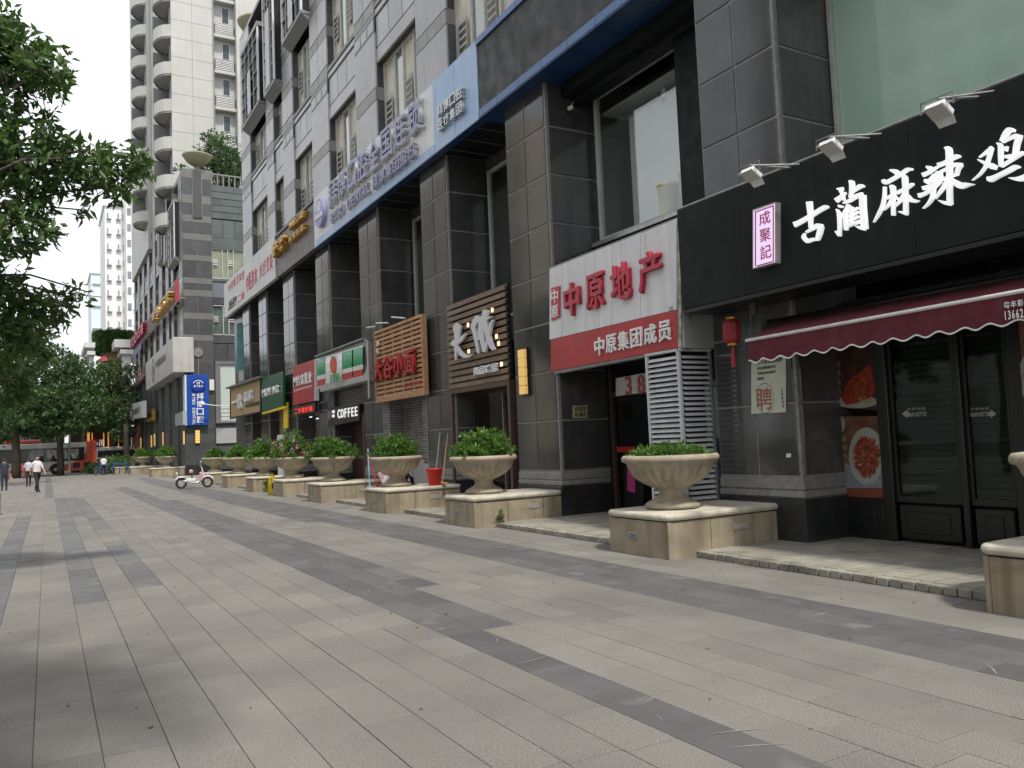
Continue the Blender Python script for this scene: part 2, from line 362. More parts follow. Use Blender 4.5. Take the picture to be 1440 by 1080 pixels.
def foliage(blobs, per, leaf, lw, nl=8, spread=1.0, droop=.15, shell=.55):
    """blobs: (centre, (rx, ry, rz)); clumps of leaves spread through each blob, thicker towards its outside"""
    Cs = []; Ds = []
    for c, r in blobs:
        k = max(1, int(per*r[0]*r[2]))
        d = nrg.normal(size=(k, 3)); d /= np.linalg.norm(d, axis=1)[:, None]; q = d*(shell+(1-shell)*nrg.random((k, 1)))**.8*(1+.18*nrg.normal(size=(k, 1)))
        P = np.array(c)+q*np.array(r)
        for _ in range(nl):
            dd = nrg.normal(size=(k, 3))+d*.7; dd[:, 2] -= droop; dd /= np.linalg.norm(dd, axis=1)[:, None]
            Cs.append(P+nrg.normal(size=(k, 3))*leaf*.35*spread); Ds.append(dd)
    C = np.concatenate(Cs); D = np.concatenate(Ds); n = len(C); L = leaf*(.7+.6*nrg.random(n))
    return leaves(C, D, L, L*lw)

# ================================================================ GROUND
g = MB().box(-150, 150, -60, 400, -.6, -.06); struct(g.obj('ground', asph, None))
pv = struct(MB().box(-16, 14, -8, 87, -.3, -.012).obj('pavement', grout, None))
SW = .326; X0 = -.07
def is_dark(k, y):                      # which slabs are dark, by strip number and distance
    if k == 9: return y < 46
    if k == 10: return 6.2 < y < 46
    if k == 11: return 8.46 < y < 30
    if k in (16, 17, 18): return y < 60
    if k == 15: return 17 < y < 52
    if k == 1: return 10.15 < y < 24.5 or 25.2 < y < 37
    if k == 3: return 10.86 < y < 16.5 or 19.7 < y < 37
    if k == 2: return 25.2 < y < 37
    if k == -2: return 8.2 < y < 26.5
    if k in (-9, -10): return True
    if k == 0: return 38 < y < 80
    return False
slabs = []
for k in range(-46, 23):
    x0 = X0+SW*k; x1 = x0+SW; y = -6 + rnd.random()*.6
    if k < -8: y = 6 + rnd.random()
    while y < 86.4:
        L = rnd.choice((.62, .65, .8, .95)) if y < 60 else 1.6
        for e in (10.15, 24.5, 10.86, 16.5, 6.2, 8.46, 8.2):
            if y < e < y+L+.25 and e-y > .25: L = e-y; break
        slabs.append((x0, x1, y, y+L, is_dark(k, y+L/2), k)); y += L
    if x1 > 6.9: pass
def vis_slab(s_):
    c = Vector(((s_[0]+s_[1])/2, (s_[2]+s_[3])/2, 0)); q = ROT.transposed() @ (c-CAM)
    if q.z > -1: return 1e9
    px, py = 720+FPX*q.x/-q.z, 540-FPX*q.y/-q.z
    return -q.z if -60 < px < 1500 and py < 1130 else 1e9
slabs = [q for q in slabs if q[0] < 7.0]
order = sorted(range(len(slabs)), key=lambda i: vis_slab(slabs[i])); near = set(order[:295])
mb = MB(); mbd = MB()
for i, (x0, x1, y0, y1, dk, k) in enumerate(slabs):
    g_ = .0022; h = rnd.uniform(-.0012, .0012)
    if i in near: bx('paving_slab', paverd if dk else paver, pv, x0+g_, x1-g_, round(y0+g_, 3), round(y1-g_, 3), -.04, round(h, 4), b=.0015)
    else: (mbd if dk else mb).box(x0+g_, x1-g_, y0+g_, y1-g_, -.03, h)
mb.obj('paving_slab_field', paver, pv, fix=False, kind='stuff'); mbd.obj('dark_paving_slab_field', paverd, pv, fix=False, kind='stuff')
for i in range(3): pass

# raised shop platform with brick edging
ST = 7.22
plat = struct(MB().box(ST+.03, 10.2, -3, 58, -.2, .045).obj('shop_platform', grout, None))
mbe = MB()
def edging(ya, yb, objs):
    y = ya
    while y < yb-.01:
        a = (ST+rnd.uniform(-.006, .006), ST+.125, y+.006, y+.134, -.01, .068+rnd.uniform(-.003, .003))
        if objs: bx('edge_brick', platm, plat, *[round(q, 3) for q in a], b=.006)
        else: mbe.box(*a)
        y += .14
edging(2.0, 7.96, True); edging(9.2, 13.3, True); edging(14.6, 17.7, False); edging(19, 22.9, False); edging(24.3, 58, False)
mbe.obj('edge_brick_row', platm, plat, fix=False, kind='stuff')
mbt = MB(); n_t = 0
for (ya, yb, ob) in ((3.3, 7.96, True), (-3, 3.3, False), (7.96, 13.3, False), (13.3, 58, False)):
    y = ya
    while y < yb-.02:
        x = ST+.13+rnd.choice((0, .15)) - .15
        while x < 10.1:
            xa, xb_ = max(x, ST+.13), min(x+.30, 10.15)
            if xb_-xa > .03:
                a = (xa+.003, xb_-.003, y+.003, y+.137, .03, .068+rnd.choice((-.001, 0, .001)))
                if ob and n_t < 280 and xa < 9.6: bx('floor_tile', platm, plat, *[round(q, 3) for q in a]); n_t += 1
                else: mbt.box(*a)
            x += .30
        y += .14
mbt.obj('floor_tile_field', platm, plat, fix=False, kind='stuff')

# road at the end of the plaza
struct(MB().box(-150, 150, 87.2, 112, -.3, -.05).obj('road', M('road_asphalt', (.06, .06, .062), (.08, .08, .08), scale=2, rough=.85), None))
struct(MB().box(-150, 150, 87, 87.2, -.3, .1, .01).obj('road_kerb', joint, None))
struct(MB().box(-150, 150, 112, 118, -.3, .08, .01).obj('far_pavement', paver, None))

r_ = random.Random(21); mb = MB()
for k in range(170):
    y = r_.uniform(2.6, 26)**1; x = r_.uniform(-3, 7.1); a = r_.random()*6.28; l = r_.uniform(.008, .026); w_ = l*r_.uniform(.3, .8)
    mb.face([(x-math.cos(a)*l, y-math.sin(a)*l, .004), (x-math.sin(a)*w_, y+math.cos(a)*w_, .008), (x+math.cos(a)*l, y+math.sin(a)*l, .005), (x+math.sin(a)*w_, y-math.cos(a)*w_, .004)])
tag(mb.obj('leaf_litter', M('dry_litter', (.06, .045, .03), (.12, .09, .05), scale=20, rough=.9), None, fix=False), 'scattered specks of dry leaf litter on the paving', 'litter', kind='stuff')
mb = MB()
for k in range(46):
    st_ = r_.choice(((2.9, 3.2, 2.6, 12), (5.2, 6.1, 2.9, 16), (.27, .56, 11, 22), (1, 6, 3, 14))); x = r_.uniform(st_[0], st_[1]); y = r_.uniform(st_[2], st_[3]); a = r_.uniform(-.5, .5)+(0 if r_.random() < .5 else 1.2); l = r_.uniform(.08, .3); w_ = r_.uniform(.003, .011)
    mb.face([(x-math.cos(a)*l-w_, y-math.sin(a)*l, .0035), (x-math.cos(a)*l*.2, y-math.sin(a)*l*.3-w_, .0035), (x+math.cos(a)*l, y+math.sin(a)*l, .0035), (x-math.cos(a)*l*.1, y-math.sin(a)*l*.2+w_, .0035)])
tag(mb.obj('scuff_marks', M('pale_scuff', (.27, .265, .255), rough=.9), None, fix=False), 'faint pale scuff scratches on the paving', 'scuffs', kind='stuff')
# ================================================================ BUILDING 1 (granite podium with the shops)
XP, XB = 8.75, 9.9
b1_ = thing('office_building', 'long dark granite building with shops below and pale granite bays above, beside the plaza', 'building', (XP, 20, 0))
SOF = 8.84
PIL = [(1.6, 3.2), (7.49, 9.0), (13.35, 14.98), (18.02, 19.66), (22.95, 24.62), (27.85, 29.5), (32.6, 34.3), (37.35, 38.9), (41.0, 42.5)]
ROWS = [.94, 1.93, 2.92, 3.9, 4.89, 5.9, 6.9, 7.89, SOF]
def pillar(par, ya, yb, front=XP, back=XB+.2, zt=SOF, side_cols=1, rows=ROWS, near=True):
    p = MB().box(front, back, ya, yb, .05, zt).obj('pillar', joint, par)
    # plinth and ledges, stepping out
    MB().box(front-.035, back, ya-.035, yb+.035, .06, .64, .004).obj('plinth', plinth_m, p)
    MB().box(front-.03, back, ya-.03, yb+.03, .652, .74, .012).box(front-.02, back, ya-.02, yb+.02, .76, .905, .01).obj('ledge', joint, p)
    e = .055
    W = yb-ya; zs = rows
    for i in range(len(zs)-1):
        z0, z1 = zs[i]+.018, zs[i+1]-.018
        m = ya+W/2
        for (a, b) in ((ya+e, m-.016), (m+.016, yb-.02)):
            bx('stone_panel', granite, p, front-.016, front+.02, round(a, 3), round(b, 3), round(z0, 3), round(z1, 3), b=.008)
        bx('stone_panel', granite_side, p, front+e, back-.02, ya-.016, ya+.02, round(z0, 3), round(z1, 3), b=.008)
    return p
for ya, yb in PIL: pillar(b1_, ya, yb)

# recess walls, windows between the pillars
MB().box(XB+.16, 11.8, -3, 9.0, 5.0, 9.4).obj('recess_wall', blackp, b1_)
def bay_window(ya, yb, z0, z1, X=XB, par=b1_, film=None, mull=(), gm=None):
    w_ = MB(); f = .07
    for a in ((ya, ya+f, z0, z1), (yb-f, yb, z0, z1), (ya+f, yb-f, z1-f, z1), (ya+f, yb-f, z0, z0+f)): w_.box(X-.06, X+.06, *a, .006)
    for y in mull: w_.box(X-.04, X+.04, y-.02, y+.02, z0+f, z1-f)
    fr = w_.obj('window', M('pale_window_frame', (.5, .51, .49), (.42, .43, .41), scale=4, rough=.45), par)
    MB().box(X-.008, X+.004, ya+f, yb-f, z0+f, z1-f).obj('pane', glassg if film else gm or glassw, fr)
    if film: MB().box(X+.02, X+.03, ya+f, yb-f, z0+f, z1-f).obj('window_film', film, fr)
    return fr
BAYS = [(PIL[i][1], PIL[i+1][0]) for i in range(len(PIL)-1)]
for i, (ya, yb) in enumerate(BAYS):
    if i == 0:   # the bay above the black sign
        bay_window(4.0, 7.46, 4.9, 8.7, film=greenfilm)
        MB().box(XB-.02, XB+.1, 3.2, 4.0, 4.8, SOF).box(XB-.02, XB+.1, 7.46, 7.49, 4.8, SOF).obj('recess_cladding', blackp, b1_); continue
    if i == 1:
        bay_window(10.4, 13.2, 5.55, 8.62, gm=glass_mat('large_window_glass', (.97, .99, .98), .07, k=1.2))
        MB().box(9.55, 11, 9.0, 10.38, 4.7, SOF).obj('black_column_casing', blackp, b1_)
        MB().box(9.6, XB+.1, 10.4, 13.35, 8.64, SOF).box(XB-.05, XB+.1, 10.4, 13.35, 4.6, 5.53).obj('recess_cladding', blackp, b1_)
        MB().box(XB-.2, XB+.02, 10.45, 13.3, 5.44, 5.53, .01).obj('window_sill', alu, b1_)
        continue
    bay_window(ya+.2, yb-.12, 4.6, 8.5, mull=(ya+1.1,))
    MB().box(XB-.03, XB+.12, ya, yb, 8.52, SOF).box(XB-.03, XB+.12, ya, yb, 4.0, 4.58).obj('recess_cladding', dgran, b1_)
# rooms behind the windows
rm = MB()
rm.box(13.4, 13.5, -3, 43, 0, 9.6); rm.box(XB+.2, 13.4, -3, 43, 4.3, 4.4)
for y in (-3, 3.0, 8.9, 14.3, 19, 24, 29, 34, 43): rm.box(XB+.2, 13.4, y-.06, y+.06, 0, 9.6)
rm.obj('interior_wall', M('interior_paint', (.6, .63, .6), (.5, .53, .5), scale=1, rough=.8), b1_)
ci = MB(); ci.box(XB+.25, 12.2, 10.0, 13.3, 8.3, 8.36); ci.box(XB+.5, 11.6, 11.6, 11.72, 8.0, 8.28); ci.obj('ceiling_panel', whitep, b1_)
MB().box(XB+.5, XB+.53, 10.95, 12.75, 5.56, 8.1).obj('pale_window_sheet', M('pale_sheet', (.78, .8, .82), (.7, .72, .74), scale=1.2, rough=.8), b1_)  # pale sheet added behind the glass to brighten the large window
MB().lathe((10.1, 11.35, 5.56), [(.0, 0), (.16, 0), (.2, .62), (.22, .62), (.22, .68), (.14, .68)], 18).lathe((10.12, 10.8, 5.56), [(0, 0), (.15, 0), (.17, .72), (.19, .72), (.19, .8), (0, .8)], 18).obj('storage_tub', M('cream_tub', (.85, .78, .4), rough=.5), b1_, smooth=True)
# soffit
MB().box(9.15, 10.1, -3, 15.3, SOF, SOF+.25).box(8.62, 10.1, 15.3, 46, SOF+.01, SOF+.25).obj('soffit', blackp, b1_)
sf = MB()
for k in range(40): sf.box(8.7, 9.98, 15.4+k*.75, 15.415+k*.75, SOF+.002, SOF+.02)
sf.obj('soffit_joint', joint, b1_)
mb = MB().box(9.15, 9.42, 9.0, 13.35, SOF-.3, SOF); mb.box(9.4, 9.7, 9.0, 13.35, SOF-.42, SOF-.3); mb.obj('soffit_beam', blackp, b1_)

# upper facade
djoint = M('dark_joint', (.05, .05, .05), rough=.6)
def upper(par, wins, y0, y1, X, far, bays, flip=None, zt=22.4, wood_=lav):
    """wins: window columns (near, far); piers between them; flip maps y for the second building"""
    fy = flip or (lambda y: y)
    def B(nm, m, p, xa, xb, a, b, z0, z1, bev=0): return bx(nm, m, p, xa, xb, round(min(fy(a), fy(b)), 3), round(max(fy(a), fy(b)), 3), round(z0, 3), round(z1, 3), b=bev)
    back = B('facade_core', M('facade_core_wall', (.16, .16, .155), rough=.8), par, X+.62, X+1.2, y0, y1, 8.9, zt)
    edges = [y0]+[e for w_ in wins for e in w_]+[y1]
    LV = [(9.7, 13.08), (14.9, 17.55), (19.4, 21.5)]
    bandz = [10.05, 11.93, 14.65, 16.1, 17.6, 19.1, 20.6]
    for i in range(0, len(edges), 2):
        a, b = edges[i], edges[i+1]
        if b-a < .15: continue
        pr = B('pier', djoint, par, X+.02, X+.64, a+.01, b-.01, 8.9, zt)
        zz = [8.9]
        for z in bandz: zz += [z, z+.4]
        zz.append(zt)
        for j in range(len(zz)-1):
            z0, z1 = zz[j], zz[j+1]; isb = j % 2 == 1; m_ = band_m if isb else wood_
            if z1-z0 > 1.9 and not isb and z0 > 11:     # panel with the little three-pane slot above
                B('stone_panel', m_, pr, X-.012, X+.05, a, b, z0+.006, 14.02, .006)
                sl = B('slot_frame', dgran, pr, X-.01, X+.02, a, b, 14.03, 14.5)
                n_ = 3
                for q in range(n_): B('slot_pane', skyb if False else lav, pr, X-.02, X-.008, a+(b-a)*(q+.08)/n_, a+(b-a)*(q+.92)/n_, 14.1, 14.43)
                B('stone_panel', band_m, pr, X-.012, X+.05, a, b, 14.51, z1-.004, .006)
                continue
            two = z0 > 14.4 and b-a > 1.4
            cs = ((a, (a+b)/2-.016), ((a+b)/2+.016, b)) if two else ((a, b),)
            for (c0, c1) in cs: B('stone_panel', m_, pr, X-.012-(0 if isb else .006), X+.05, c0, c1, z0+.012, z1-.012, .006)
            # cladding of the reveal facing the camera's side
            if j < 9:
                ya_ = (a-.03, a-.005) if not flip else (b+.005, b+.03)
                B('stone_panel', band_m if isb else dgran, pr, X+.03, X+.6, *ya_, z0+.006, z1-.006)
    for ci_, (a, b) in enumerate(wins):
        bay = bays.get(ci_)
        for li, (z0, z1) in enumerate(LV):
            if bay and z0 > bay[0]-.2: continue
            if bay and z1 > bay[0]: z1 = bay[0]
            if b < 17.5 and False: pass
            Xw = X+.6
            wf = MB()
            def bb(mb_, xa, xb, p, q, r, s_, bev=0): mb_.box(xa, xb, fy(p), fy(q), r, s_, bev)
            W = b-a; Xw = X+.36
            for t in (0, .24, .5, .72, 1): bb(wf, Xw-.12, Xw-.02, a+t*(W-.07), a+t*(W-.07)+.07, z0, z1)
            bb(wf, Xw-.1, Xw-.03, a, b, z1-.08, z1); bb(wf, Xw-.1, Xw-.03, a, b, z0, z0+.08)
            win = wf.obj('window', M('pale_window_metal', (.55, .55, .52), (.45, .45, .42), scale=5, rough=.45), par)
            # drawn curtains, folded
            cu = MB(); ncol = int(W/.12)
            for q in range(ncol):
                p0 = a+W*q/ncol; p1 = a+W*(q+1)/ncol; dx = .05 if q % 2 else 0
                cu.face([(Xw-.05+dx, fy(p0), z0), (Xw-.05+.05-dx, fy(p1), z0), (Xw-.05+.05-dx, fy(p1), z1), (Xw-.05+dx, fy(p0), z1)])
            cu.obj('curtain', curtain_m, win, fix=False)
            bb(gp := MB(), Xw-.068, Xw-.062, a+W*.5+.07, a+W*.72, z0, z1); gp.obj('pane', glassw, win)
            # two stacks of louvres
            for (t0, t1) in ((.31, .43), (.8, .92)):
                zc = z0+(z1-z0)*.52; lo = MB(); bb(lo, Xw-.13, Xw-.1, a+W*t0-.02, a+W*t1+.02, zc-.46, zc+.46); lf = lo.obj('louvre_box', cream, win)
                for q in range(4):
                    zq = zc-.36+q*.19; bb(lm := MB(), Xw-.136, Xw-.12, a+W*t0, a+W*t1, zq, zq+.12); lm.obj('louvre_slot', blackf, lf)
        # spandrels
        for (z0, z1) in ((13.08, 14.9), (17.55, 19.4), (21.5, zt)):
            if bay and z1 > bay[0]+.3: continue
            sp = B('spandrel', djoint, par, X+.1, X+.6, a, b, z0, z1)
            B('stone_panel', wood_, sp, X+.04, X+.12, a, b, z0, z0+.42, .005)
            n_ = 3 if b-a > 2 else 2
            for q in range(n_):
                B('stone_panel', wood_, sp, X+.05, X+.12, a+(b-a)*q/n_+.022, a+(b-a)*(q+1)/n_-.022, z0+.47, z1-.43, .005)
            B('rail', wood_, sp, X+.02, X+.14, a, b, z1-.36, z1-.2, .005); B('rail', joint, sp, X, X+.14, a, b, z1-.14, z1, .005)
        if bay:     # bay boxes standing out from the wall, with mullions and a sloped underside
            z0, z1 = bay; out = .34; A_, B_ = a-.12, b+.12
            mbx = MB(); P = lambda x, y, z: (x, fy(y), z)
            mbx.box(X-out+.05, X+.55, fy(A_+.05), fy(B_-.05), z0+.3, z1-.2)
            bo = mbx.obj('bay_box', blackf, par)
            fr_ = MB()
            fr_.face([P(X-out, A_, z0+.3), P(X-out, B_, z0+.3), P(X, B_, z0+.05), P(X, A_, z0+.05)])
            fr_.face([P(X-out, A_, z0+.3), P(X, A_, z0+.05), P(X, A_, z0+.3)]); fr_.face([P(X-out, B_, z0+.3), P(X, B_, z0+.05), P(X, B_, z0+.3)])
            bx('bay_cap', band_m, bo, X-out-.04, X+.2, min(fy(A_-.03), fy(B_+.03)), max(fy(A_-.03), fy(B_+.03)), z1-.2, z1); bx('bay_sill', steel, bo, X-out-.02, X+.1, min(fy(A_-.02), fy(B_+.02)), max(fy(A_-.02), fy(B_+.02)), z0+.3, z0+.42)
            fr_.obj('bay_underside', M('bay_edge_metal', (.22, .22, .215), rough=.4, streak=((.25, .25, .24), .5)), bo)
            nm = 4
            for q in range(nm+1):
                yq = A_+(B_-A_-.07)*q/nm; B('mullion', whitep if q in (0, nm) else steel, bo, X-out-.03, X-out+.05, yq, yq+.07, z0+.42, z1-.2)
            for q in range(1, int((z1-z0)/.75)): B('transom', steel, bo, X-out-.02, X-out+.05, A_+.07, B_-.07, z0+.42+q*.75, z0+.47+q*.75)
            B('stone_panel', wood_, bo, X-out-.045, X-out-.02, (A_+B_)/2-.3, (A_+B_)/2+.35, z0+.45, z1-1.6, .005)
W1 = [(-3.5, -.6), (.2, 3.0), (4.8, 7.8), (9.6, 12.6), (14.4, 17.4), (19.25, 22.3), (24.1, 27.0), (29.0, 31.55), (33.2, 34.75), (36.05, 39.3)]
upper(b1_, W1[2:], 3.6, 41.3, 8.6, None, {5: (17.5, 22.0), 6: (16.6, 22.0), 7: (16.8, 20.9)})
MB().box(8.6, 24, 3.6, 41.3, 22.4, 22.6).box(9.8, 24, 3.0, 41.2, 9.7, 22.4).box(9.0, 24, 41.2, 46, 8.9, 10.9).box(11.8, 24, -3, 45.5, .05, 9.5).obj('building_core', dgran, b1_)
MB().box(8.9, 11.6, 43.0, 45.5, .05, 8.8).obj('end_wall', dgran, b1_)

# lamp bowls on the parapet corners
def bowl_lamp(x, y, z, label):
    t = thing('bowl_lamp', label, 'lamp', (x, y, z), 'stone bowl lamps on the parapets')
    MB().lathe((x, y, z), [(.28, 0), (.28, .35), (.2, .4), (.22, .6), (0, .6)], 16).obj('stem', band_m, t, smooth=True)
    MB().lathe((x, y, z+.55), [(0, 0), (.25, .02), (.75, .35), (1.05, .78), (1.08, .86), (1.0, .86), (0, .8)], 24).obj('bowl', M('ochre_bowl', (.34, .32, .2), (.28, .26, .17), scale=2, rough=.6), t, smooth=True)
_p = PX(355, 42, 8.3); _b = PY(364, 50, 41.6); bowl_lamp(_b.x, 41.6, _b.z-.75, 'ochre stone bowl lamp projecting from the top of the nearer building corner')
bowl_lamp(9.75, 62.3, 22.2, 'ochre stone bowl lamp on the parapet below the rooftop bush')

# ================================================================ SIGNS
def onX(X): return lambda x, y: PX(x, y, X)
def onY(Y): return lambda x, y: PY(x, y, Y)
def onL(p0, p1):
    a = Vector((p0[0], p0[1], 0)); d = Vector((p1[0]-p0[0], p1[1]-p0[1], 0)); n = Vector((-d.y, d.x, 0)).normalized()
    def f(x, y):
        r = ROT @ _ray(x, y); t = (a-CAM).dot(n)/r.dot(n); return CAM+r*t
    return f
def textq(par, P, s, bl, br, tl, m, depth=.03, **kw):
    O = P(*bl); U = P(*br)-O; V = P(*tl)-O
    if kw.pop('level', True) and abs(U.z) < .25*U.length: U.z = 0
    V.x = V.y = 0; text(s, O, U, V, m, par, depth, **kw)
def slab(mb, q, n, t):                   # a board with measured outline q (4 points), thickness t to the back
    q = [Vector(p) for p in q]; b = [p+Vector(n)*t for p in q]
    mb.face(q); mb.face(b[::-1])
    for i in range(4): j = (i+1) % 4; mb.face([q[i], b[i], b[j], q[j]])
def board(name, m, par, P, l, r, t=.08, n=(1, 0, 0), loc=None, **kw):       # l, r = (x, ytop, ybottom)
    q = [P(l[0], l[2]), P(r[0], r[2]), P(r[0], r[1]), P(l[0], l[1])]
    mb = MB(); slab(mb, q, n, t); return mb.obj(name, m, par, loc=loc, **kw)
def sign(name, label, P, l, cat='sign', group=None):
    return thing(name, label, cat, P(l[0], l[2]), group)
def rbox(par, name, m, X0, X1, R, bev=0, **kw): return bx(name, m, par, X0, X1, R[0], R[1], R[2], R[3], b=bev, **kw)

XS = 8.45; ZB, ZT = SOF-.02, 10.62
ya = PX(674, 160, XS).y; yb = PX(443, 350, XS).y; yc = PX(389, 391, XS).y; yd = PX(317, 450, XS).y
# blank black fascia with blue trim and deep blue underside
t = thing('blank_fascia_sign', 'long blank dark fascia screen with blue trim above the white-framed window', 'sign', (XS, 8, ZB))
for k in range(15):
    y1 = ya-.01-k*.9; y0 = max(y1-.89, 2.2)
    if y1 < 2.3: break
    bx('trim_panel', blue, t, XS-.04, XS, y0, y1, ZB, ZB+.17, b=.004); bx('trim_panel', blue, t, XS-.04, XS, y0, y1, ZT-.12, ZT+.03, b=.004)
    bx('underside_panel', blued, t, XS-.03, 9.13, y0, y1, ZB-.03, ZB-.002, b=.003)
MB().box(XS+.005, XS+.2, 2.2, ya-.01, ZB, ZT).obj('screen', M('dark_led_screen', (.016, .02, .018), (.026, .03, .028), scale=.7, rough=.55, streak=((.035, .04, .038), .4)), t)
# white and light blue dental sign
t = thing('dental_clinic_sign', 'long white and light blue fascia sign with raised violet characters of a dental clinic', 'sign', (XS, yb, ZB))
yw = PX(612, 214, XS).y
bx('white_face', white_l, t, XS-.012, XS+.2, yw, yb, ZB+.24, ZT, b=.004)
n_ = 12
for k in range(n_): bx('blue_edge_panel', skyb, t, XS-.02, XS+.2, yw+(yb-yw)*k/n_+.004, yw+(yb-yw)*(k+1)/n_-.004, ZB, ZB+.235, b=.003)
bx('blue_panel', skyb, t, XS-.012, XS+.2, ya+.01, (ya+yw)/2-.006, ZB, ZT+.02, b=.004); bx('blue_panel', skyb, t, XS-.012, XS+.2, (ya+yw)/2+.006, yw-.006, ZB, ZT+.02, b=.004)
bx('underside', blued, t, XS-.015, 8.64, ya, yb, ZB-.03, ZB-.003)
P = onX(XS-.02)
KL = dict(side=chrome)
textq(t, P, '拜博口腔全国连锁', (466, 296), (600, 187), (466, 259), lilac, .13, bold=.03, **KL)
textq(t, P, 'BYBO DENTAL', (468, 315), (524, 271), (468, 301), lilac, .09, bold=.02, gap=.08, **KL)
textq(t, P, '拜博集团股份', (528, 269), (590, 215), (528, 251), lilac, .12, bold=.02, **KL)
textq(t, P, '拜博口腔', (620, 167), (655, 135), (620, 151), wletter, .1, bold=.03, **KL)
textq(t, P, '医疗集团', (620, 186), (655, 155), (620, 171), wletter, .1, bold=.03, **KL)
c_ = P(454, 300)
e = MB(); n = 28
for k, (r_, dd, m_) in enumerate(((1, .16, 0),)):
    pts = [Vector((XS-.02, c_.y-math.cos(a)*.5, c_.z+math.sin(a)*.5)) for a in [2*math.pi*i/n for i in range(n)]]
    e.face([p+Vector((-.16, 0, 0)) for p in pts])
    for i in range(n): e.face([pts[i], pts[(i+1) % n], pts[(i+1) % n]+Vector((-.16, 0, 0)), pts[i]+Vector((-.16, 0, 0))])
e.obj('round_emblem', lilac, t)
e = MB()
for a0, r0, r1 in ((0, .36, .42),):
    for i in range(20):
        a, b = math.pi*(i/20), math.pi*((i+1)/20); f = lambda r, q: Vector((XS-.185, c_.y-math.cos(q)*r, c_.z+math.sin(q)*r)); e.face([f(r0, a), f(r1, a), f(r1, b), f(r0, b)])
e.box(XS-.2, XS-.18, c_.y-.4, c_.y+.4, c_.z-.2, c_.z-.03); e.box(XS-.2, XS-.18, c_.y-.16, c_.y-.06, c_.z+.02, c_.z+.3); e.box(XS-.2, XS-.18, c_.y+.06, c_.y+.16, c_.z+.02, c_.z+.3)
e.obj('emblem_mark', white_l, t)
# brown stone fascia with gold letters
t = thing('gold_letter_sign', 'brown stone fascia with raised gold characters, left of the violet dental sign', 'sign', (XS, yc, ZB))
for k in range(7): bx('stone_slab', brown, t, XS, XS+.2, yb+.02+(yc-yb-.03)*k/7, yb+.02+(yc-yb-.03)*(k+1)/7-.01, ZB+.01, ZT-.1, b=.005)
bx('coping', blackf, t, XS-.05, XS+.2, yb+.02, yc, ZT-.09, ZT+.02)
textq(t, onX(XS-.01), '醉客', (389, 364), (407, 346), (389, 344), gold, .2, bold=.06, side=gold)
textq(t, onX(XS-.01), '川味酒楼', (411, 325), (433, 301), (411, 316), gold, .16, bold=.05, side=gold)
textq(t, onX(XS-.01), '家常好菜', (411, 343), (433, 321), (411, 334), gold, .16, bold=.05, side=gold)
# advertising board
t = thing('red_white_board', 'long white advertising board with red characters and a black arrow, farthest high fascia sign', 'sign', (XS-.05, yd, ZB))
MB().box(XS-.05, XS+.12, yc+.02, yd, ZB, ZT+.05, .01).obj('board_panel', M('ad_board_white', (.66, .66, .65), (.6, .6, .6), scale=1, rough=.5), t)
P = onX(XS-.055)
adr = M('faded_red_print', (.6, .12, .17), rough=.6)
textq(t, P, '小乔班王先生', (321, 411), (344, 391), (321, 400), adr, .006, bold=.04)
textq(t, P, '二楼', (334, 427), (344, 418), (334, 417), adr, .006, bold=.04)
textq(t, P, '精品服饰', (322, 433), (333, 424), (322, 424), ink, .006, bold=.02)
textq(t, P, '中医推拿', (346, 412), (362, 397), (346, 388), adr, .006, bold=.04)
textq(t, P, '火疗艾灸', (365, 393), (384, 376), (365, 371), adr, .006, bold=.04)
a_ = MB(); q = [P(321, 437), P(333, 427), P(333, 426), P(321, 434)]; a_.face([p-Vector((.004, 0, 0)) for p in q]); a_.obj('arrow', ink, t, fix=False)

# ---- red and white agency sign, standing slightly oblique to the wall
A0, A1 = (8.70, 13.33), (8.15, 9.05); P = onL(A0, A1); nn = Vector((A1[1]-A0[1], -(A1[0]-A0[0]), 0)).normalized(); nn = -nn if nn.x < 0 else nn
t = thing('agency_sign', 'white and red estate agency sign with four large red characters over the number 38 door', 'sign', P(776, 522))
xs = [772.5, 790.5, 823.7, 860.6, 900.5, 951.5]
lt = lambda x: 379+(x-772)*(308.6-379)/178; lb = lambda x: 477+(x-775)*(435-477)/177; lr = lambda x: 521.6+(x-776)*(488.6-521.6)/178.6
for i in range(5): board('white_panel', white_l, t, P, (xs[i]+.3, lt(xs[i]), lb(xs[i])), (xs[i+1]-.3, lt(xs[i+1]), lb(xs[i+1])), .06, nn)
board('red_panel', red, t, P, (774.5, lb(774.5)+.6, lr(774.5)), (953.5, lb(953.5)+.6, lr(953.5)), .07, nn)
_off = P(950, 400)
P2 = lambda x, y: P(x, y)+nn*.02
board('sign_box', steel, t, P2, (770, lt(770)-3, lr(770)+5), (958, lt(958)-3, lr(958)+4), .16, nn)
board('dirty_edge_strip', M('dirty_edge', (.2, .19, .16), (.5, .49, .44), scale=9, rough=.8), t, P, (952.2, lt(952), lr(953)), (957.5, lt(957), lr(957)), .03, nn)
P3 = lambda x, y: P(x, y)-nn*.005
textq(t, P3, '中原地产', (793.7, 449), (941.5, 402), (793.7, 403), redl, .07, bold=.035, level=False, gap=.26)
textq(t, P3, '中原集团成员', (837.2, 501), (948, 477.5), (837.2, 476), wletter, .03, bold=.03, level=False)
board('red_badge', redl, t, P3, (776.5, 405, 451), (788.5, 402, 446), -.02, nn)
P4 = lambda x, y: P(x, y)-nn*.028
textq(t, P4, '中', (777.5, 427), (787.5, 425), (777.5, 408), wletter, .01, bold=.02, level=False)
textq(t, P4, '原', (777.5, 448), (787.5, 445), (777.5, 431), wletter, .01, bold=.02, level=False)
t['label'] = 'white and red estate agency sign with four large red characters over the number 38 door'
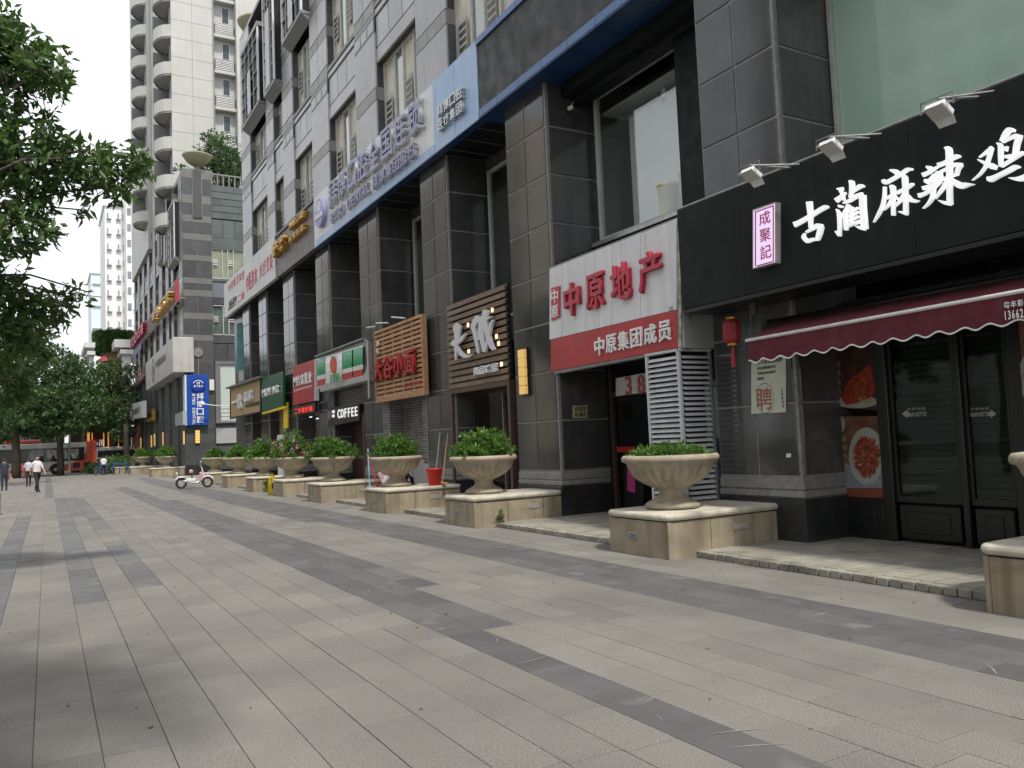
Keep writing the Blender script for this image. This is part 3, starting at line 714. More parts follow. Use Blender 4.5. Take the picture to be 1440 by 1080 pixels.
# grey return of the sign, towards the right-hand pillar
MB().box(8.17, 8.76, 9.0, 9.05, 2.84, 3.5).box(8.17, 8.76, 9.05, 9.3, 3.44, 3.5).obj('side_return', M('grey_return', (.34, .35, .34), (.28, .29, .28), scale=2, rough=.5), t)
MB().box(8.8, 9.9, 9.3, 13.3, 3.05, 3.2).obj('canopy_ceiling', blackp, t)

# louvred screen
lvm = M('dusty_white_louvre', (.58, .58, .6), (.48, .48, .5), scale=6, rough=.5, streak=((.35, .34, .32), .5))
t = thing('louvre_screen', 'white louvred screen wrapping the corner beside the number 38 door', 'screen', (8.15, 9.1, .07))
z0, z1 = .1, 2.80
yl = PX(909, 508, 8.14).y
for (a, b) in ((yl, yl-.05), (9.14, 9.08)): MB().box(8.11, 8.16, a, b, z0, z1, .004).obj('post', lvm, t)
MB().box(8.70, 8.75, 9.06, 9.11, z0, z1, .004).obj('post', steel, t)
MB().box(8.11, 8.16, 9.08, yl, z1, z1+.04, .004).box(8.11, 8.75, 9.06, 9.11, z1, z1+.04, .004).obj('top_rail', lvm, t)
n_ = 34
for i in range(n_):
    z = z0+.03+(z1-z0-.06)*i/n_
    mb = MB(); mb.face([(8.11, 9.14, z), (8.11, yl-.05, z), (8.145, yl-.05, z+.045), (8.145, 9.14, z+.045)]); mb.face([(8.115, 9.14, z), (8.115, yl-.05, z), (8.15, yl-.05, z+.05), (8.15, 9.14, z+.05)])
    if i == 0: A = mb.obj('louvre_slat', lvm, t, fix=False); mb = MB(); mb.face([(8.17, 9.065, z), (8.7, 9.065, z), (8.7, 9.1, z+.045), (8.17, 9.1, z+.045)]); B = mb.obj('louvre_slat', lvm, t, fix=False)
    else:
        for s_ in (A, B): c = s_.copy(); col.objects.link(c); c.location.z += (z1-z0-.06)*i/n_
MB().box(8.2, 8.7, 9.2, yl-.1, z0, z1-.1).obj('air_unit', blackf, t)

# number 38 doorway
t = thing('number_plate', 'white plate with red number 38 above the doorway', 'sign', PX(867, 556, 9.7))
P = onX(9.7); board('plate', whitep, t, P, (866, 532, 557), (909, 524, 551), .05)
textq(t, onX(9.69), '38', (876, 555.5), (911, 550), (876, 530), M('faded_red_number', (.5, .1, .08), rough=.5), .01, bold=.04, gap=.25)
mb = MB(); Yd0, Yd1 = PX(905, 640, 9.86).y, PX(868, 640, 9.86).y
d_ = MB().box(9.8, 9.95, Yd1, Yd1+.09, .07, 3.0).box(9.8, 9.95, 9.2, 9.3, .07, 3.0).box(9.8, 9.95, 9.3, Yd1, 2.35, 2.45).obj('shop_door', M('dark_wood_jamb', (.05, .035, .02), rough=.4), b1_)
MB().box(9.87, 9.885, 9.3, Yd1, .1, 2.35).obj('pane', glassd, d_)
MB().box(9.9, 9.93, 11.4, 13.3, .07, 3.1).obj('passage_wall', blackp, b1_)
def sticker(name, label, P, l, r, m, cat='sticker', th=-.004, n=(1, 0, 0)): o = board(name, m, None, P, l, r, th, n, loc=P(l[0], l[2])); return tag(o, label, cat)
board('red_strip', red, d_, onX(9.86), (865, 628, 636), (893, 628, 636), .006)
po = thing('door_poster', 'pink and black poster on the number 38 door glass behind the urn', 'poster', onX(9.86)(876, 710))
board('poster_sheet', blackf, po, onX(9.86), (878, 655, 712), (905, 655, 712), .004); board('pink_figure', M('pink_print', (.45, .05, .17), rough=.6), po, onX(9.855), (882, 660, 690), (893, 661, 693), .003)
tq = thing('small_notice', 'small cream notice plaque on the side of the dark pillar', 'sign', PY(806, 588, 13.3))
board('plate', M('notice_cream', (.42, .4, .22), rough=.6), tq, onY(13.32), (805.5, 570.5, 588), (826, 569.5, 588), .01, (0, 1, 0))
textq(tq, onY(13.315), '有机送货', (808, 578), (824, 578), (808, 572), ink, .003, bold=.01); textq(tq, onY(13.315), '请勿靠近', (808, 586), (824, 586), (808, 580), ink, .003, bold=.01)
tag(MB().ball(PY(802, 152, 13.2), .05, .09, .05).tube([PY(802, 152, 13.2), PY(808, 140, 13.34)], .015).obj('security_camera', whitep, None, loc=PY(802, 152, 13.3)), 'small white security camera high in the recess beside the black beam', 'camera')
tag(MB().tube([PY(801, 245, 13.27), PY(803, 300, 13.27), PY(801, 340, 13.27), PY(803, 378, 13.27)], .008, 5).obj('cable', blackf, None, loc=PY(801, 378, 13.27)), 'thin black cable hanging down the side of the dark pillar', 'cable')

# ---- big black restaurant sign with brush characters
XR = 8.0; t = thing('restaurant_sign', 'big black restaurant sign with large white brush characters above the maroon awning', 'sign', (XR, 8.8, 3.4))
yR = 8.82; y = yR; k = 0
while y > 1.2:
    bx('sign_panel', blackp, t, XR, XR+.1, y-1.218, y, 3.37, 4.83, b=.002); y -= 1.22
MB().box(XR+.1, 8.75, 1.2, yR-.02, 4.7, 4.78).box(XR+.1, 8.72, yR-.06, yR-.02, 3.4, 4.7).box(XR, 8.7, 1.2, yR-.02, 3.31, 3.36).obj('sign_box', blackf, t)
MB().tube([(XR+.02, yR, 4.85), (XR+.02, 1.2, 4.85)], .018, 6).obj('top_rail', steel, t)
P = onX(XR-.002)
BR = {
 '古': ((1110, 220), 8.307, [[(245,530,60),(252,600,58),(262,700,50),(262,835,34)], [(72,800,62),(130,775,50),(260,700,46),(380,622,48),(440,592,52),(468,598,16)], [(195,900,12),(176,945,42),(232,998,44)], [(212,888,18),(290,842,38),(345,805,46),(400,815,40)], [(388,818,52),(368,900,56),(345,975,38)], [(228,995,40),(300,968,36),(350,972,30)]]),
 '蔺': ((1110, 220), 8.307, [[(572,382,16),(640,382,40)], [(560,520,56),(612,480,44),(672,425,18)], [(600,385,22),(635,440,30),(655,515,20)], [(715,295,20),(745,300,50),(748,350,50),(742,420,38),(722,485,22)], [(730,430,24),(800,380,36),(850,345,50),(888,355,14)], [(592,572,14),(612,588,36),(640,588,12)], [(648,548,16),(720,522,34),(800,465,44),(870,452,58)], [(872,455,66),(876,600,64),(888,740,66),(896,850,70)], [(905,845,50),(850,835,40),(795,815,8)], [(572,620,10),(598,660,30),(606,800,30),(602,935,24)], [(560,880,12),(590,890,44),(606,925,30)], [(712,565,30),(680,640,34),(612,722,10)], [(672,655,34),(674,760,34),(682,865,26)], [(740,590,34),(745,680,26),(745,790,22)], [(698,652,18),(760,630,22),(825,603,18)], [(698,705,18),(760,682,22),(825,650,18)], [(698,757,18),(760,735,22),(828,703,20)], [(690,822,28),(770,788,30),(850,760,34)]]),
 '麻': ((1230, 190), 8.307, [[(195,412,16),(250,425,52),(290,455,52)], [(112,525,30),(130,565,42),(200,532,38),(320,462,40),(400,400,40),(455,402,22)], [(132,605,26),(130,720,32),(110,830,36),(60,930,32),(4,1022,6)], [(195,600,20),(228,605,58),(230,680,42),(230,800,32),(234,942,34)], [(148,740,30),(200,718,26),(262,665,34)], [(215,760,30),(172,830,22),(122,880,8)], [(245,705,20),(268,745,36),(292,745,12)], [(345,480,16),(370,490,58),(374,600,48),(380,750,40),(380,925,44)], [(398,925,36),(345,905,32),(300,898,6)], [(268,680,30),(350,645,32),(420,600,42),(466,572,20)], [(365,700,40),(322,765,30),(252,838,8)], [(398,700,22),(440,765,46),(490,775,40),(532,770,8)]]),
 '辣': ((1230, 190), 8.307, [[(620,370,20),(665,392,56),(690,425,30)], [(575,470,46),(640,442,38),(700,402,34),(770,362,12)], [(605,520,24),(622,560,44),(680,502,20),(702,455,6)], [(740,430,30),(752,450,48),(735,490,34),(685,555,20)], [(578,625,42),(650,602,34),(740,548,34),(800,512,18)], [(530,710,50),(600,690,34),(700,622,34),(795,548,12)], [(715,540,30),(702,650,42),(690,740,38),(640,812,24),(583,860,6)], [(838,155,14),(885,160,66),(888,260,62),(892,450,58),(892,650,50),(896,815,54)], [(905,805,46),(840,795,42),(768,765,8)], [(760,355,46),(830,332,36),(930,272,38),(985,248,46),(1015,255,14)], [(785,440,24),(790,480,32),(802,535,22)], [(790,430,20),(880,390,28),(960,342,32),(1035,345,30)], [(1025,348,44),(992,400,34),(978,460,30)], [(800,525,26),(880,492,22),(988,460,24)], [(872,530,30),(822,620,32),(722,748,6)], [(905,510,24),(970,565,60),(1030,600,74),(1100,582,44),(1175,578,8)]]),
 '鸡': ((1340, 160), 7.71, [[(300,475,8),(360,432,26),(440,368,34)], [(432,368,42),(412,450,38),(380,560,30),(310,660,22),(225,724,4)], [(288,500,12),(380,545,44),(440,572,66),(485,590,44)], [(528,298,8),(580,232,56),(625,175,60),(685,185,24)], [(495,322,12),(535,340,46),(532,450,42),(535,575,34)], [(555,315,12),(630,272,26),(700,240,44),(760,255,40)], [(738,250,54),(706,340,54),(692,445,48)], [(558,375,14),(605,385,58)], [(560,460,14),(610,475,44),(700,450,32),(780,424,26)], [(540,575,24),(640,512,28),(780,430,22)], [(398,688,16),(418,722,62),(500,682,42),(620,622,44),(700,575,44),(740,582,16)], [(632,700,8),(720,715,44),(800,700,66),(868,650,50)], [(870,660,40),(892,520,38),(910,440,30)]]),
}
for ch, (org, k, st) in BR.items(): brush(st, org, k, P, t, litw, .035)
# pink light box
P = onX(XR-.1); t = thing('pink_light_box', 'small upright pink light box with three red characters on the black restaurant sign', 'sign', P(1062, 377))
board('box', alu, t, P, (1058.3, 295, 378.3), (1090.3, 284, 369.6), .1)
board('lit_face', litp, t, onX(XR-.103), (1059.5, 297, 376.5), (1089.4, 286.5, 368.6), .004)
mag = M('magenta_print', (.45, .03, .12), rough=.6); P = onX(XR-.108)
for (l, r) in (((1061.5, 298.5, 374.5), (1062.9, 298, 374)), ((1086.6, 289.5, 367.5), (1088, 289, 367)), ((1061.5, 297.5, 299.2), (1087.5, 288.3, 290.0)), ((1064, 373.3, 375), (1088, 366.6, 368.3))): board('border', mag, t, P, l, r, .003)
for i, (ch, y0, y1) in enumerate((('成', 298.5, 318), ('聚', 322.5, 342), ('記', 346, 366))): textq(t, P, ch, (1067.8+i*.8, y1), (1084+i*.8, y1-5), (1067.8+i*.8, y0+1), mag, .004, bold=.004, level=False)

# floodlights over the sign
for i, (hx, hy, bx_, by_, lab) in enumerate(((1053, 246, 1110, 236, 'leftmost of the white floodlights on the black restaurant sign'), (1166, 208, 1222, 194, 'middle white floodlight on the black restaurant sign, below the green window edge'), (1312, 155, 1375, 135, 'right-hand white floodlight on the black restaurant sign, in front of the green window'))):
    b = PX(bx_, by_, XR); h = PX(hx, hy, 7.45); h = Vector((7.42, b.y+.0, b.z+.02)); hh = PY(hx, hy, b.y); h = Vector((max(7.3, min(7.7, hh.x)), b.y, hh.z))
    t = thing('floodlight', lab, 'floodlight', b, 'floodlights along the restaurant sign')
    MB().tube([b+Vector((.05, 0, 0)), h+Vector((0, 0, .12))], .014, 6).tube([b+Vector((.05, -.16, 0)), h+Vector((0, 0, .12))], .01, 6).obj('arm', alu, t)
    m_ = MB().box(-.13, .13, -.15, .15, -.02, .075, .01); mm = Matrix.Translation(h+Vector((.02, 0, -.0))) @ Matrix.Rotation(rad(30), 4, 'Y') @ Matrix.Scale(.66, 4); m_.v = [tuple(mm @ Vector(v)) for v in m_.v]; m_.obj('housing', whitep, t)
    m_ = MB()
    for k in range(6): m_.box(-.11+k*.04, -.10+k*.04, -.12, .12, .055, .085)
    m_.v = [tuple(mm @ Vector(v)) for v in m_.v]; m_.obj('heat_sink', steel, t)
    m_ = MB().box(-.12, .12, -.14, .14, -.028, -.02); m_.v = [tuple(mm @ Vector(v)) for v in m_.v]; m_.obj('lens', M('lamp_glass', (.5, .5, .48), rough=.15), t)
    m_ = MB(); m_.face([(.13, -.15, .0), (.13, .15, .0), (.26, .13, -.05), (.26, -.13, -.05)]); m_.face([(-.13, -.15, 0), (-.13, .15, 0), (-.2, .13, -.1), (-.2, -.13, -.1)])
    m_.v = [tuple(mm @ Vector(v)) for v in m_.v]; m_.obj('shade_flap', whitep, t, fix=False)
    MB().tube([h+Vector((0, -.16, .02)), h+Vector((0, -.16, .13)), h+Vector((0, .16, .13)), h+Vector((0, .16, .02))], .009, 5).obj('bracket', steel, t)

# lantern, hook, awning
h = PX(1029, 466, 8.35); LK = .86; t = thing('red_lantern', 'red paper lantern hanging beside the dark pillar under the black sign', 'lantern', h)
MB().lathe(h, [(.06, -.17), (.1, -.155), (.122, -.11), (.125, 0), (.122, .11), (.1, .155), (.06, .17)], 10).obj('shade', M('red_lantern_paper', (.3, .02, .028), (.24, .015, .02), scale=9, rough=.6), t)
MB().lathe(h, [(.07, -.2), (.07, -.17)], 10).lathe(h, [(.07, .17), (.07, .2)], 10).obj('rim', gold, t); MB().tube([h+Vector((0, 0, .19)), h+Vector((0, 0, .42))], .006, 5).obj('cord', blackf, t)
MB().tube([h+Vector((0, 0, -.2)), h+Vector((0, 0, -.3)), h+Vector((0, 0, -.5))], [.008, .02, .03], 6).obj('tassel', redl, t)
tag(MB().box(8.3, 8.36, PX(1055, 420, 8.33).y, PX(1063, 420, 8.33).y, PX(1060, 443, 8.33).z, PX(1060, 402, 8.33).z).obj('wood_plaque', M('dark_wood_plaque', (.07, .05, .03), rough=.6), None, loc=PX(1060, 443, 8.33)), 'narrow dark wooden plaque hanging from the black sign above the awning end', 'plaque')
t = thing('awning', 'maroon scalloped awning with a white front rail over the restaurant door', 'awning', (8.6, 7.4, 2.9))
f0 = PX(1052, 479, 8.0); f1z = PX(1440, 409, 8.0); y0a = f0.y; y1a = 1.5; zf = (f0.z+f1z.z)/2; bk = PX(1083, 456, 8.62)
fz = lambda y: f0.z+(f1z.z-f0.z)*(y0a-y)/(y0a-f1z.y)
mb = MB(); n = 40
ybk = lambda y: min(y, bk.y)
for i in range(n):
    a = y0a-(y0a-y1a)*i/n; b = y0a-(y0a-y1a)*(i+1)/n; sag = lambda q: .012*math.sin(q*9)
    mid0 = (8.3+0, a, (fz(a)+bk.z)/2+.02+sag(a)); mid1 = (8.3, b, (fz(b)+bk.z)/2+.02+sag(b))
    mb.face([(8.0, a, fz(a)+.02), (8.0, b, fz(b)+.02), mid1, mid0]); mb.face([mid0, mid1, (8.62, b, bk.z), (8.62, a, bk.z)])
mb.obj('canopy', awn, t, fix=False, smooth=True)
mb = MB(); tr = MB(); n = 300; per = .262; vh = PX(1056, 507, 8.0).z
def vb(y): return fz(y)-(f0.z-vh)+.0+.022*math.cos((y0a-y)/per*2*math.pi)-.012
for i in range(n):
    a = y0a-(y0a-y1a)*i/n; b = y0a-(y0a-y1a)*(i+1)/n; o = lambda y: .012*math.sin(y*11)+.008*math.sin(y*23)
    mb.face([(7.985, a, fz(a)), (7.985, b, fz(b)), (7.985+o(b), b, vb(b)), (7.985+o(a), a, vb(a))])
    tr.face([(7.982+o(a), a, vb(a)+.004), (7.982+o(b), b, vb(b)+.004), (7.982+o(b), b, vb(b)-.014), (7.982+o(a), a, vb(a)-.014)])
mb.face([(7.985, y0a, fz(y0a)), (8.2, y0a, fz(y0a)+.03), (8.2, y0a, vb(y0a)+.05), (7.985, y0a, vb(y0a))])
va = mb.obj('valance', awn, t, fix=False, smooth=True); tr.obj('valance_piping', whitep, va, fix=False)
MB().tube([(7.985, y0a+.02, fz(y0a)), (7.985, y1a, fz(y1a))], .022, 8).obj('front_rail', whitep, t, smooth=True)
MB().tube([(8.66, bk.y+.05, bk.z+.02), (8.66, y1a, bk.z+.02)], .05, 8).obj('roller_tube', blackf, t, smooth=True)
for y in (y0a-.15, 4.4, 2.0): MB().tube([(8.62, y, bk.z-.05), (8.3, y, fz(y)-.06), (8.0, y, fz(y)-.01)], .018, 6).obj('arm', blackf, t)
P = onX(7.975)
textq(t, P, '粤丰彩印', (1411.5, 434.5), (1450, 429), (1411.5, 425), wletter, .003, bold=.02); textq(t, P, '1366241', (1411.5, 450), (1452, 443), (1411.5, 437.5), wletter, .003, bold=.02, gap=.08)

# recruitment poster
P = onX(8.728); t = thing('recruitment_poster', 'pale recruitment poster with one large red-brown character on the pillar under the awning', 'poster', P(1061, 582))
board('sheet', paper, t, P, (1056.5, 486, 582), (1105, 486, 579.5), .003); PI = onX(8.723)
for k, (s_, y, w_) in enumerate((('古习点/最新招募', 512, 40), ('本店诚聘服务员', 520.5, 31), ('有意者请电话联系', 527.5, 31), ('面谈面议', 535, 15))): textq(t, PI, s_, (1064.8, y+(1 if k == 0 else 0)), (1064.8+w_-5, y-2.2), (1064.8, y-(5 if k == 0 else 4.2)), ink, .001, bold=.01, split=False)
textq(t, PI, '聘', (1063.6, 577), (1087, 573.5), (1063.6, 546), inkr, .001, bold=.006)
cc = PI(1076, 560); e = MB()
for i in range(40):
    a, b = 2*math.pi*i/40, 2*math.pi*(i+1)/40; f = lambda q, r: Vector((8.7225, cc.y-math.cos(q)*r*.95, cc.z+math.sin(q)*r*1.25)); e.face([f(a, .165), f(a, .17), f(b, .17), f(b, .165)])
e.obj('ink_circle', ink, t, fix=False)
for i, ch in enumerate('古蔺麻辣鸡'): textq(t, PI, ch, (1098+i*.4, 551+i*5.6), (1101+i*.4, 550.6+i*5.6), (1098+i*.4, 547+i*5.6), ink, .001, bold=.0)
t = thing('white_socket_sticker', 'tiny white sticker low on the pillar right of the recruitment poster', 'sticker', onX(8.728)(1107, 643)); board('sheet', whitep, t, onX(8.728), (1105.5, 638, 643.5), (1112, 637.5, 643), .003)

# restaurant front: poster boards, doors and roller shutters
XD = 9.62; PD = onX(XD)
t = thing('restaurant_shopfront', 'black framed glass restaurant front with closed roller shutters under the maroon awning', 'shopfront', (XD, 7.4, .07))
yp0, yp1 = PD(1240, 600).y, PD(1172, 600).y; yd = [PD(x, 620).y for x in (1257, 1352, 1361, 1428)]
mb = MB()
mb.box(XD-.1, XD+.12, yp1, 7.55, .07, 3.3).box(XD-.08, XD+.12, yd[0], yp0, .07, 3.3, .01).box(XD-.08, XD+.12, yd[2], yd[1], .07, 3.3, .01).box(XD-.08, XD+.12, yd[3]-.16, yd[3], .07, 3.3, .01)
mb.box(XD-.05, XD+.1, yp0, yp1, .07, .62).box(XD-.05, XD+.1, -.5, 7.4, 2.75, 3.3).box(XD-.02, XD+.12, -.5, yd[3]-.16, .07, .6)
mb.obj('frame', blackf, t)
for (a, b) in ((yp0+.03, yp1-.03), (yd[1]+.05, yd[0]-.05), (yd[3]+.05, yd[2]-.05)):
    bx('kick_panel', blackf, t, XD-.06, XD, b, a, .12, .55, b=.012); bx('kick_moulding', blackf, t, XD-.075, XD-.05, b-.12, a+.12, .2, .47, b=.008)
for (a, b) in ((yd[1], yd[0]), (yd[3], yd[2])):
    d_ = MB().box(XD-.03, XD+.03, a, b, .58, .66).box(XD-.03, XD+.03, a, a+.05, .66, 2.75).box(XD-.03, XD+.03, b-.05, b, .66, 2.75).obj('door', blackf, t)
    MB().box(XD-.006, XD, a+.05, b-.05, .66, 2.75).obj('pane', glassd, d_)
    for i in range(28):
        z = .62+i*.078; bx('shutter_slat', M('green_grey_shutter', (.11, .13, .12), (.085, .1, .095), scale=3, rough=.45), d_, XD+.1, XD+.12, a+.02, b-.02, round(z, 3), round(z+.07, 3), b=.006)
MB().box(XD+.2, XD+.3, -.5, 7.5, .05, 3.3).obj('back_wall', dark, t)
def ring_blobs(par, P, cx, cy, rx, ry, cols, n, seed, name, base):
    r_ = random.Random(seed)
    mbs = [MB() for _ in cols]
    for i in range(n):
        a = r_.random()*6.28; q = math.sqrt(r_.random()); x, y = cx+math.cos(a)*q*rx, cy+math.sin(a)*q*ry; l = r_.uniform(1.5, 4.2); th = math.atan2(y-cy, x-cx)+r_.uniform(-.5, .5); w_ = r_.uniform(.7, 1.6)
        dx, dy = math.cos(th)*l, math.sin(th)*l; o = Vector((-.0004*i/10-base, 0, 0)); m_ = mbs[i % len(cols)]
        m_.face([P(x-dy*w_/l, y+dx*w_/l)+o, P(x+dx, y+dy)+o, P(x+dy*w_/l, y-dx*w_/l)+o, P(x-dx, y-dy)+o])
    for m_, c in zip(mbs, cols): m_.obj(name, c, par, fix=False)
def ell(P, cx, cy, rx, ry, off, n=36, clip=None):
    pts = []
    for i in range(n):
        x, y = cx+rx*math.cos(2*math.pi*i/n), cy+ry*math.sin(2*math.pi*i/n)
        if clip: x = min(x, clip)
        pts.append(P(x, y)+Vector((-off, 0, 0)))
    return pts
fr1 = M('print_food_red', (.42, .05, .02), (.3, .03, .012), scale=12, rough=.5); fr2 = M('print_food_orange', (.5, .14, .04), (.35, .08, .02), scale=12, rough=.5); fr3 = M('print_food_dark', (.16, .03, .012), rough=.5); plw = M('print_plate', (.42, .42, .39), rough=.4)
PF = onX(XD-.04)
tp = thing('chicken_poster', 'dark poster of a roast chicken on a plate, upper one beside the restaurant door', 'poster', PF(1172, 573))
board('sheet', M('print_dark_brown', (.035, .02, .015), (.09, .035, .02), scale=5, rough=.4), tp, PF, (1170, 470, 573), (1236, 462, 577), .03)
m_ = MB(); m_.face(ell(PF, 1204, 565, 31, 9, .003)); m_.obj('printed_plate', plw, tp, fix=False)
m_ = MB(); m_.face([PF(x, y)+Vector((-.005, 0, 0)) for x, y in ((1183, 560), (1190, 540), (1203, 530), (1214, 520), (1224, 512), (1228, 532), (1232, 545), (1226, 558), (1205, 567), (1190, 569))]); m_.obj('printed_chicken', fr1, tp, fix=False)
ring_blobs(tp, PF, 1208, 545, 17, 16, (fr2, fr3, fr1), 160, 3, 'printed_meat', .007); ring_blobs(tp, PF, 1220, 562, 13, 5, (M('print_yellow', (.5, .33, .08), rough=.5),), 16, 8, 'printed_garnish', .012)
for i, ch in enumerate('古蔺麻鸡'): textq(tp, onX(XD-.045), ch, (1176+i*.4, 517+i*12.5), (1182+i*.4, 516.6+i*12.5), (1176+i*.4, 508+i*12.5), M('print_cream', (.4, .36, .22), rough=.6), .002, bold=.0)
tp = thing('red_dish_poster', 'poster of a white plate heaped with red food, lower one beside the restaurant door', 'poster', PF(1177, 699))
board('sheet', M('print_brown_table', (.15, .06, .03), (.24, .13, .08), scale=4, rough=.4), tp, PF, (1173.8, 586, 699), (1243.5, 585, 700), .03)
board('blue_cloth', M('print_blue_cloth', (.2, .22, .28), (.3, .32, .36), scale=18, rough=.5), tp, onX(XD-.043), (1178, 650, 686), (1243, 664, 686), .002)
board('brown_strip', M('print_rust', (.22, .06, .03), rough=.5), tp, onX(XD-.046), (1177, 688, 699), (1243.5, 686, 700), .002)
m_ = MB(); m_.face(ell(PF, 1219, 641, 25, 40, .008, clip=1241)); m_.face(ell(PF, 1180, 597, 9, 12, .008)); m_.obj('printed_plate', plw, tp, fix=False)
ring_blobs(tp, PF, 1220, 642, 18, 28, (fr1, fr2, fr1, fr3), 420, 5, 'printed_food', .011); ring_blobs(tp, PF, 1180, 597, 6, 8, (fr2,), 16, 6, 'printed_snack', .011)
for i, ch in enumerate('麻辣小龙虾'): textq(tp, onX(XD-.052), ch, (1184+i*.8, 622+i*12), (1191+i*.8, 621+i*12), (1184+i*.8, 612+i*12), M('print_cream', (.4, .36, .22), rough=.6), .002, bold=.0)
tp = thing('edge_poster', 'partly visible food poster at the right edge beyond the second glass door', 'poster', PF(1436, 640)); ye = PF(1433, 600).y
bx('sheet', M('print_brown_table', (.15, .06, .03)), tp, XD-.05, XD-.02, ye-.8, ye-.02, .62, 2.7)
m_ = MB(); m_.face(ell(PF, 1450, 530, 16, 34, .03)); m_.obj('printed_plate', plw, tp, fix=False); ring_blobs(tp, PF, 1452, 530, 12, 26, (fr1, fr2), 40, 9, 'printed_food', .034)
for (ax_, dr, lab) in ((1268, -1, 'white arrow sticker pointing left on the first glass door'), (1401, 1, 'white arrow sticker pointing right on the second glass door')):
    ta = thing('arrow_sticker', lab, 'sticker', PD(ax_, 586)); P = onX(XD-.012); wa = M('dull_white_sticker', (.45, .45, .45), rough=.6)
    m_ = MB(); m_.face([P(ax_, 582), P(ax_-dr*8, 576), P(ax_-dr*8, 579.5), P(ax_-dr*11, 579.5), P(ax_-dr*11, 584.5), P(ax_-dr*8, 584.5), P(ax_-dr*8, 588)]); m_.obj('arrow', wa, ta, fix=False)
    x0 = ax_+8 if dr < 0 else ax_-36
    textq(ta, P, '外卖电话', (x0, 577.5), (x0+26, 576.5), (x0, 573.5), wa, .002, bold=0, split=False); textq(ta, P, '18681487728', (x0, 586.5), (x0+27, 585.5), (x0, 580), wa, .002, bold=.01, split=False)

# ---- brown slatted sign with brush characters
P = onX(8.70); y1s, y0s = P(631, 480).y, P(714, 470).y; z0s, z1s = (P(632.5, 548).z+P(715, 534).z)/2, (P(630.8, 430).z+P(713, 395).z)/2
t = thing('slatted_shop_sign', 'brown slatted timber sign with two big white brush characters and lit halos', 'sign', (8.7, y1s, z0s))
bx('backing', blackf, t, 8.74, 8.8, y0s, y1s, z0s, z1s)
n_ = 14
for i in range(n_):
    h_ = (z1s-z0s)/n_; bx('slat', woodd, t, 8.66, 8.70, y0s, y1s, round(z0s+i*h_, 3), round(z0s+i*h_+h_*.68, 3), b=.006)
TC = {'天': [[(230,325,90),(200,370,120),(205,430,84),(202,540,62)], [(125,620,50),(165,590,96),(250,545,64),(330,460,20)], [(192,580,52),(186,700,36),(186,832,16)], [(200,640,42),(240,725,52),(310,785,54),(380,782,34),(435,745,6)]],
 '成': [[(618,110,70),(612,165,88),(602,240,64)], [(500,200,50),(455,300,80),(430,400,50)], [(445,380,56),(482,550,44),(512,740,26)], [(480,270,80),(560,235,70),(640,240,44),(705,208,12)], [(560,230,70),(545,400,66),(522,545,36)], [(560,300,66),(562,500,66),(600,720,44)], [(600,715,44),(652,560,32),(700,300,38),(726,262,24)], [(602,240,64),(640,450,62),(700,640,52),(742,690,36)]]}
for ch, st in TC.items(): brush(st, (625, 425), 10.29, onX(8.61), t, M('matt_white_letter', (.62, .63, .65), rough=.5), .05)
textq(t, onX(8.64), '尚品暖居', (668.5, 528.5), (702, 519.5), (668.5, 517), wletter, .06, bold=.035)
for (x, y) in ((658, 457), (659, 494), (692, 436), (698, 473), (701, 483), (705, 512)):
    c = onX(8.645)(x, y); MB().box(c.x, c.x+.01, c.y-.05, c.y+.06, c.z-.05, c.z+.05, .003).obj('glow_patch', warm, t)  # letter halo glow put in as small flat emissive patches on the slats
zf_ = .07
mb = MB().box(8.68, 8.9, y0s, y0s+.1, zf_, z0s, .004).box(8.68, 8.9, y1s-.1, y1s, zf_, z0s, .004).box(8.68, 8.95, y0s+.1, y1s-.1, z0s-.12, z0s-.003, .004).box(9.3, 9.36, y0s+.1, y1s-.1, 2.6, z0s)
mb.obj('entrance_frame', doorbr, b1_)
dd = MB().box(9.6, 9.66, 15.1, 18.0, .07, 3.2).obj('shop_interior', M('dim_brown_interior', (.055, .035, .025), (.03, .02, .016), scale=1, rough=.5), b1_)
MB().box(9.2, 9.22, 16.4, 17.85, .1, 2.7).obj('door_glass', glass_mat('dim_glass', (.7, .65, .6), 0, k=.2), b1_); MB().box(9.18, 9.25, 16.36, 16.4, .07, 2.7).obj('door_stile', steel, b1_)

# ---- orange timber box sign
P = onX(8.5); y1s, y0s = P(527.5, 510).y, P(595, 500).y; z0s, z1s = (P(528, 567).z+P(597, 556).z)/2, (P(527, 463).z+P(595, 445).z)/2
t = thing('timber_noodle_sign', 'orange slotted timber sign with four red characters over a brick entrance', 'sign', (8.50, y1s, z0s))
bx('backing', blackf, t, 8.56, 8.6, y0s, y1s, z0s, z1s)
MB().box(8.48, 8.62, y0s-.03, y0s+.05, z0s, z1s, .005).box(8.48, 8.62, y1s-.05, y1s, z0s, z1s, .005).box(8.48, 8.62, y0s+.05, y1s-.05, z1s-.08, z1s, .005).box(8.48, 8.62, y0s+.05, y1s-.05, z0s, z0s+.12, .005).obj('timber_frame', wood, t)
n_ = 15; h_ = (z1s-z0s-.2)/n_
for i in range(n_): bx('slat', wood, t, 8.50, 8.53, y0s+.05, y1s-.05, round(z0s+.12+i*h_, 3), round(z0s+.12+i*h_+h_*.66, 3), b=.004)
for i in range(1, 5): y = y0s+(y1s-y0s)*i/5; bx('batten', wood, t, 8.502, 8.535, y-.03, y+.03, z0s+.12, z1s-.08)
textq(t, onX(8.48), '大谷小面', (529, 537), (588, 521), (529, 507), M('dark_red_letter', (.36, .015, .02), rough=.5), .1, bold=.06, side=M('dark_red_letter', (.36, .015, .02)))
textq(t, onX(8.485), '重庆风味', (567, 544.5), (592, 540.5), (567, 540), redl, .01, bold=.02)
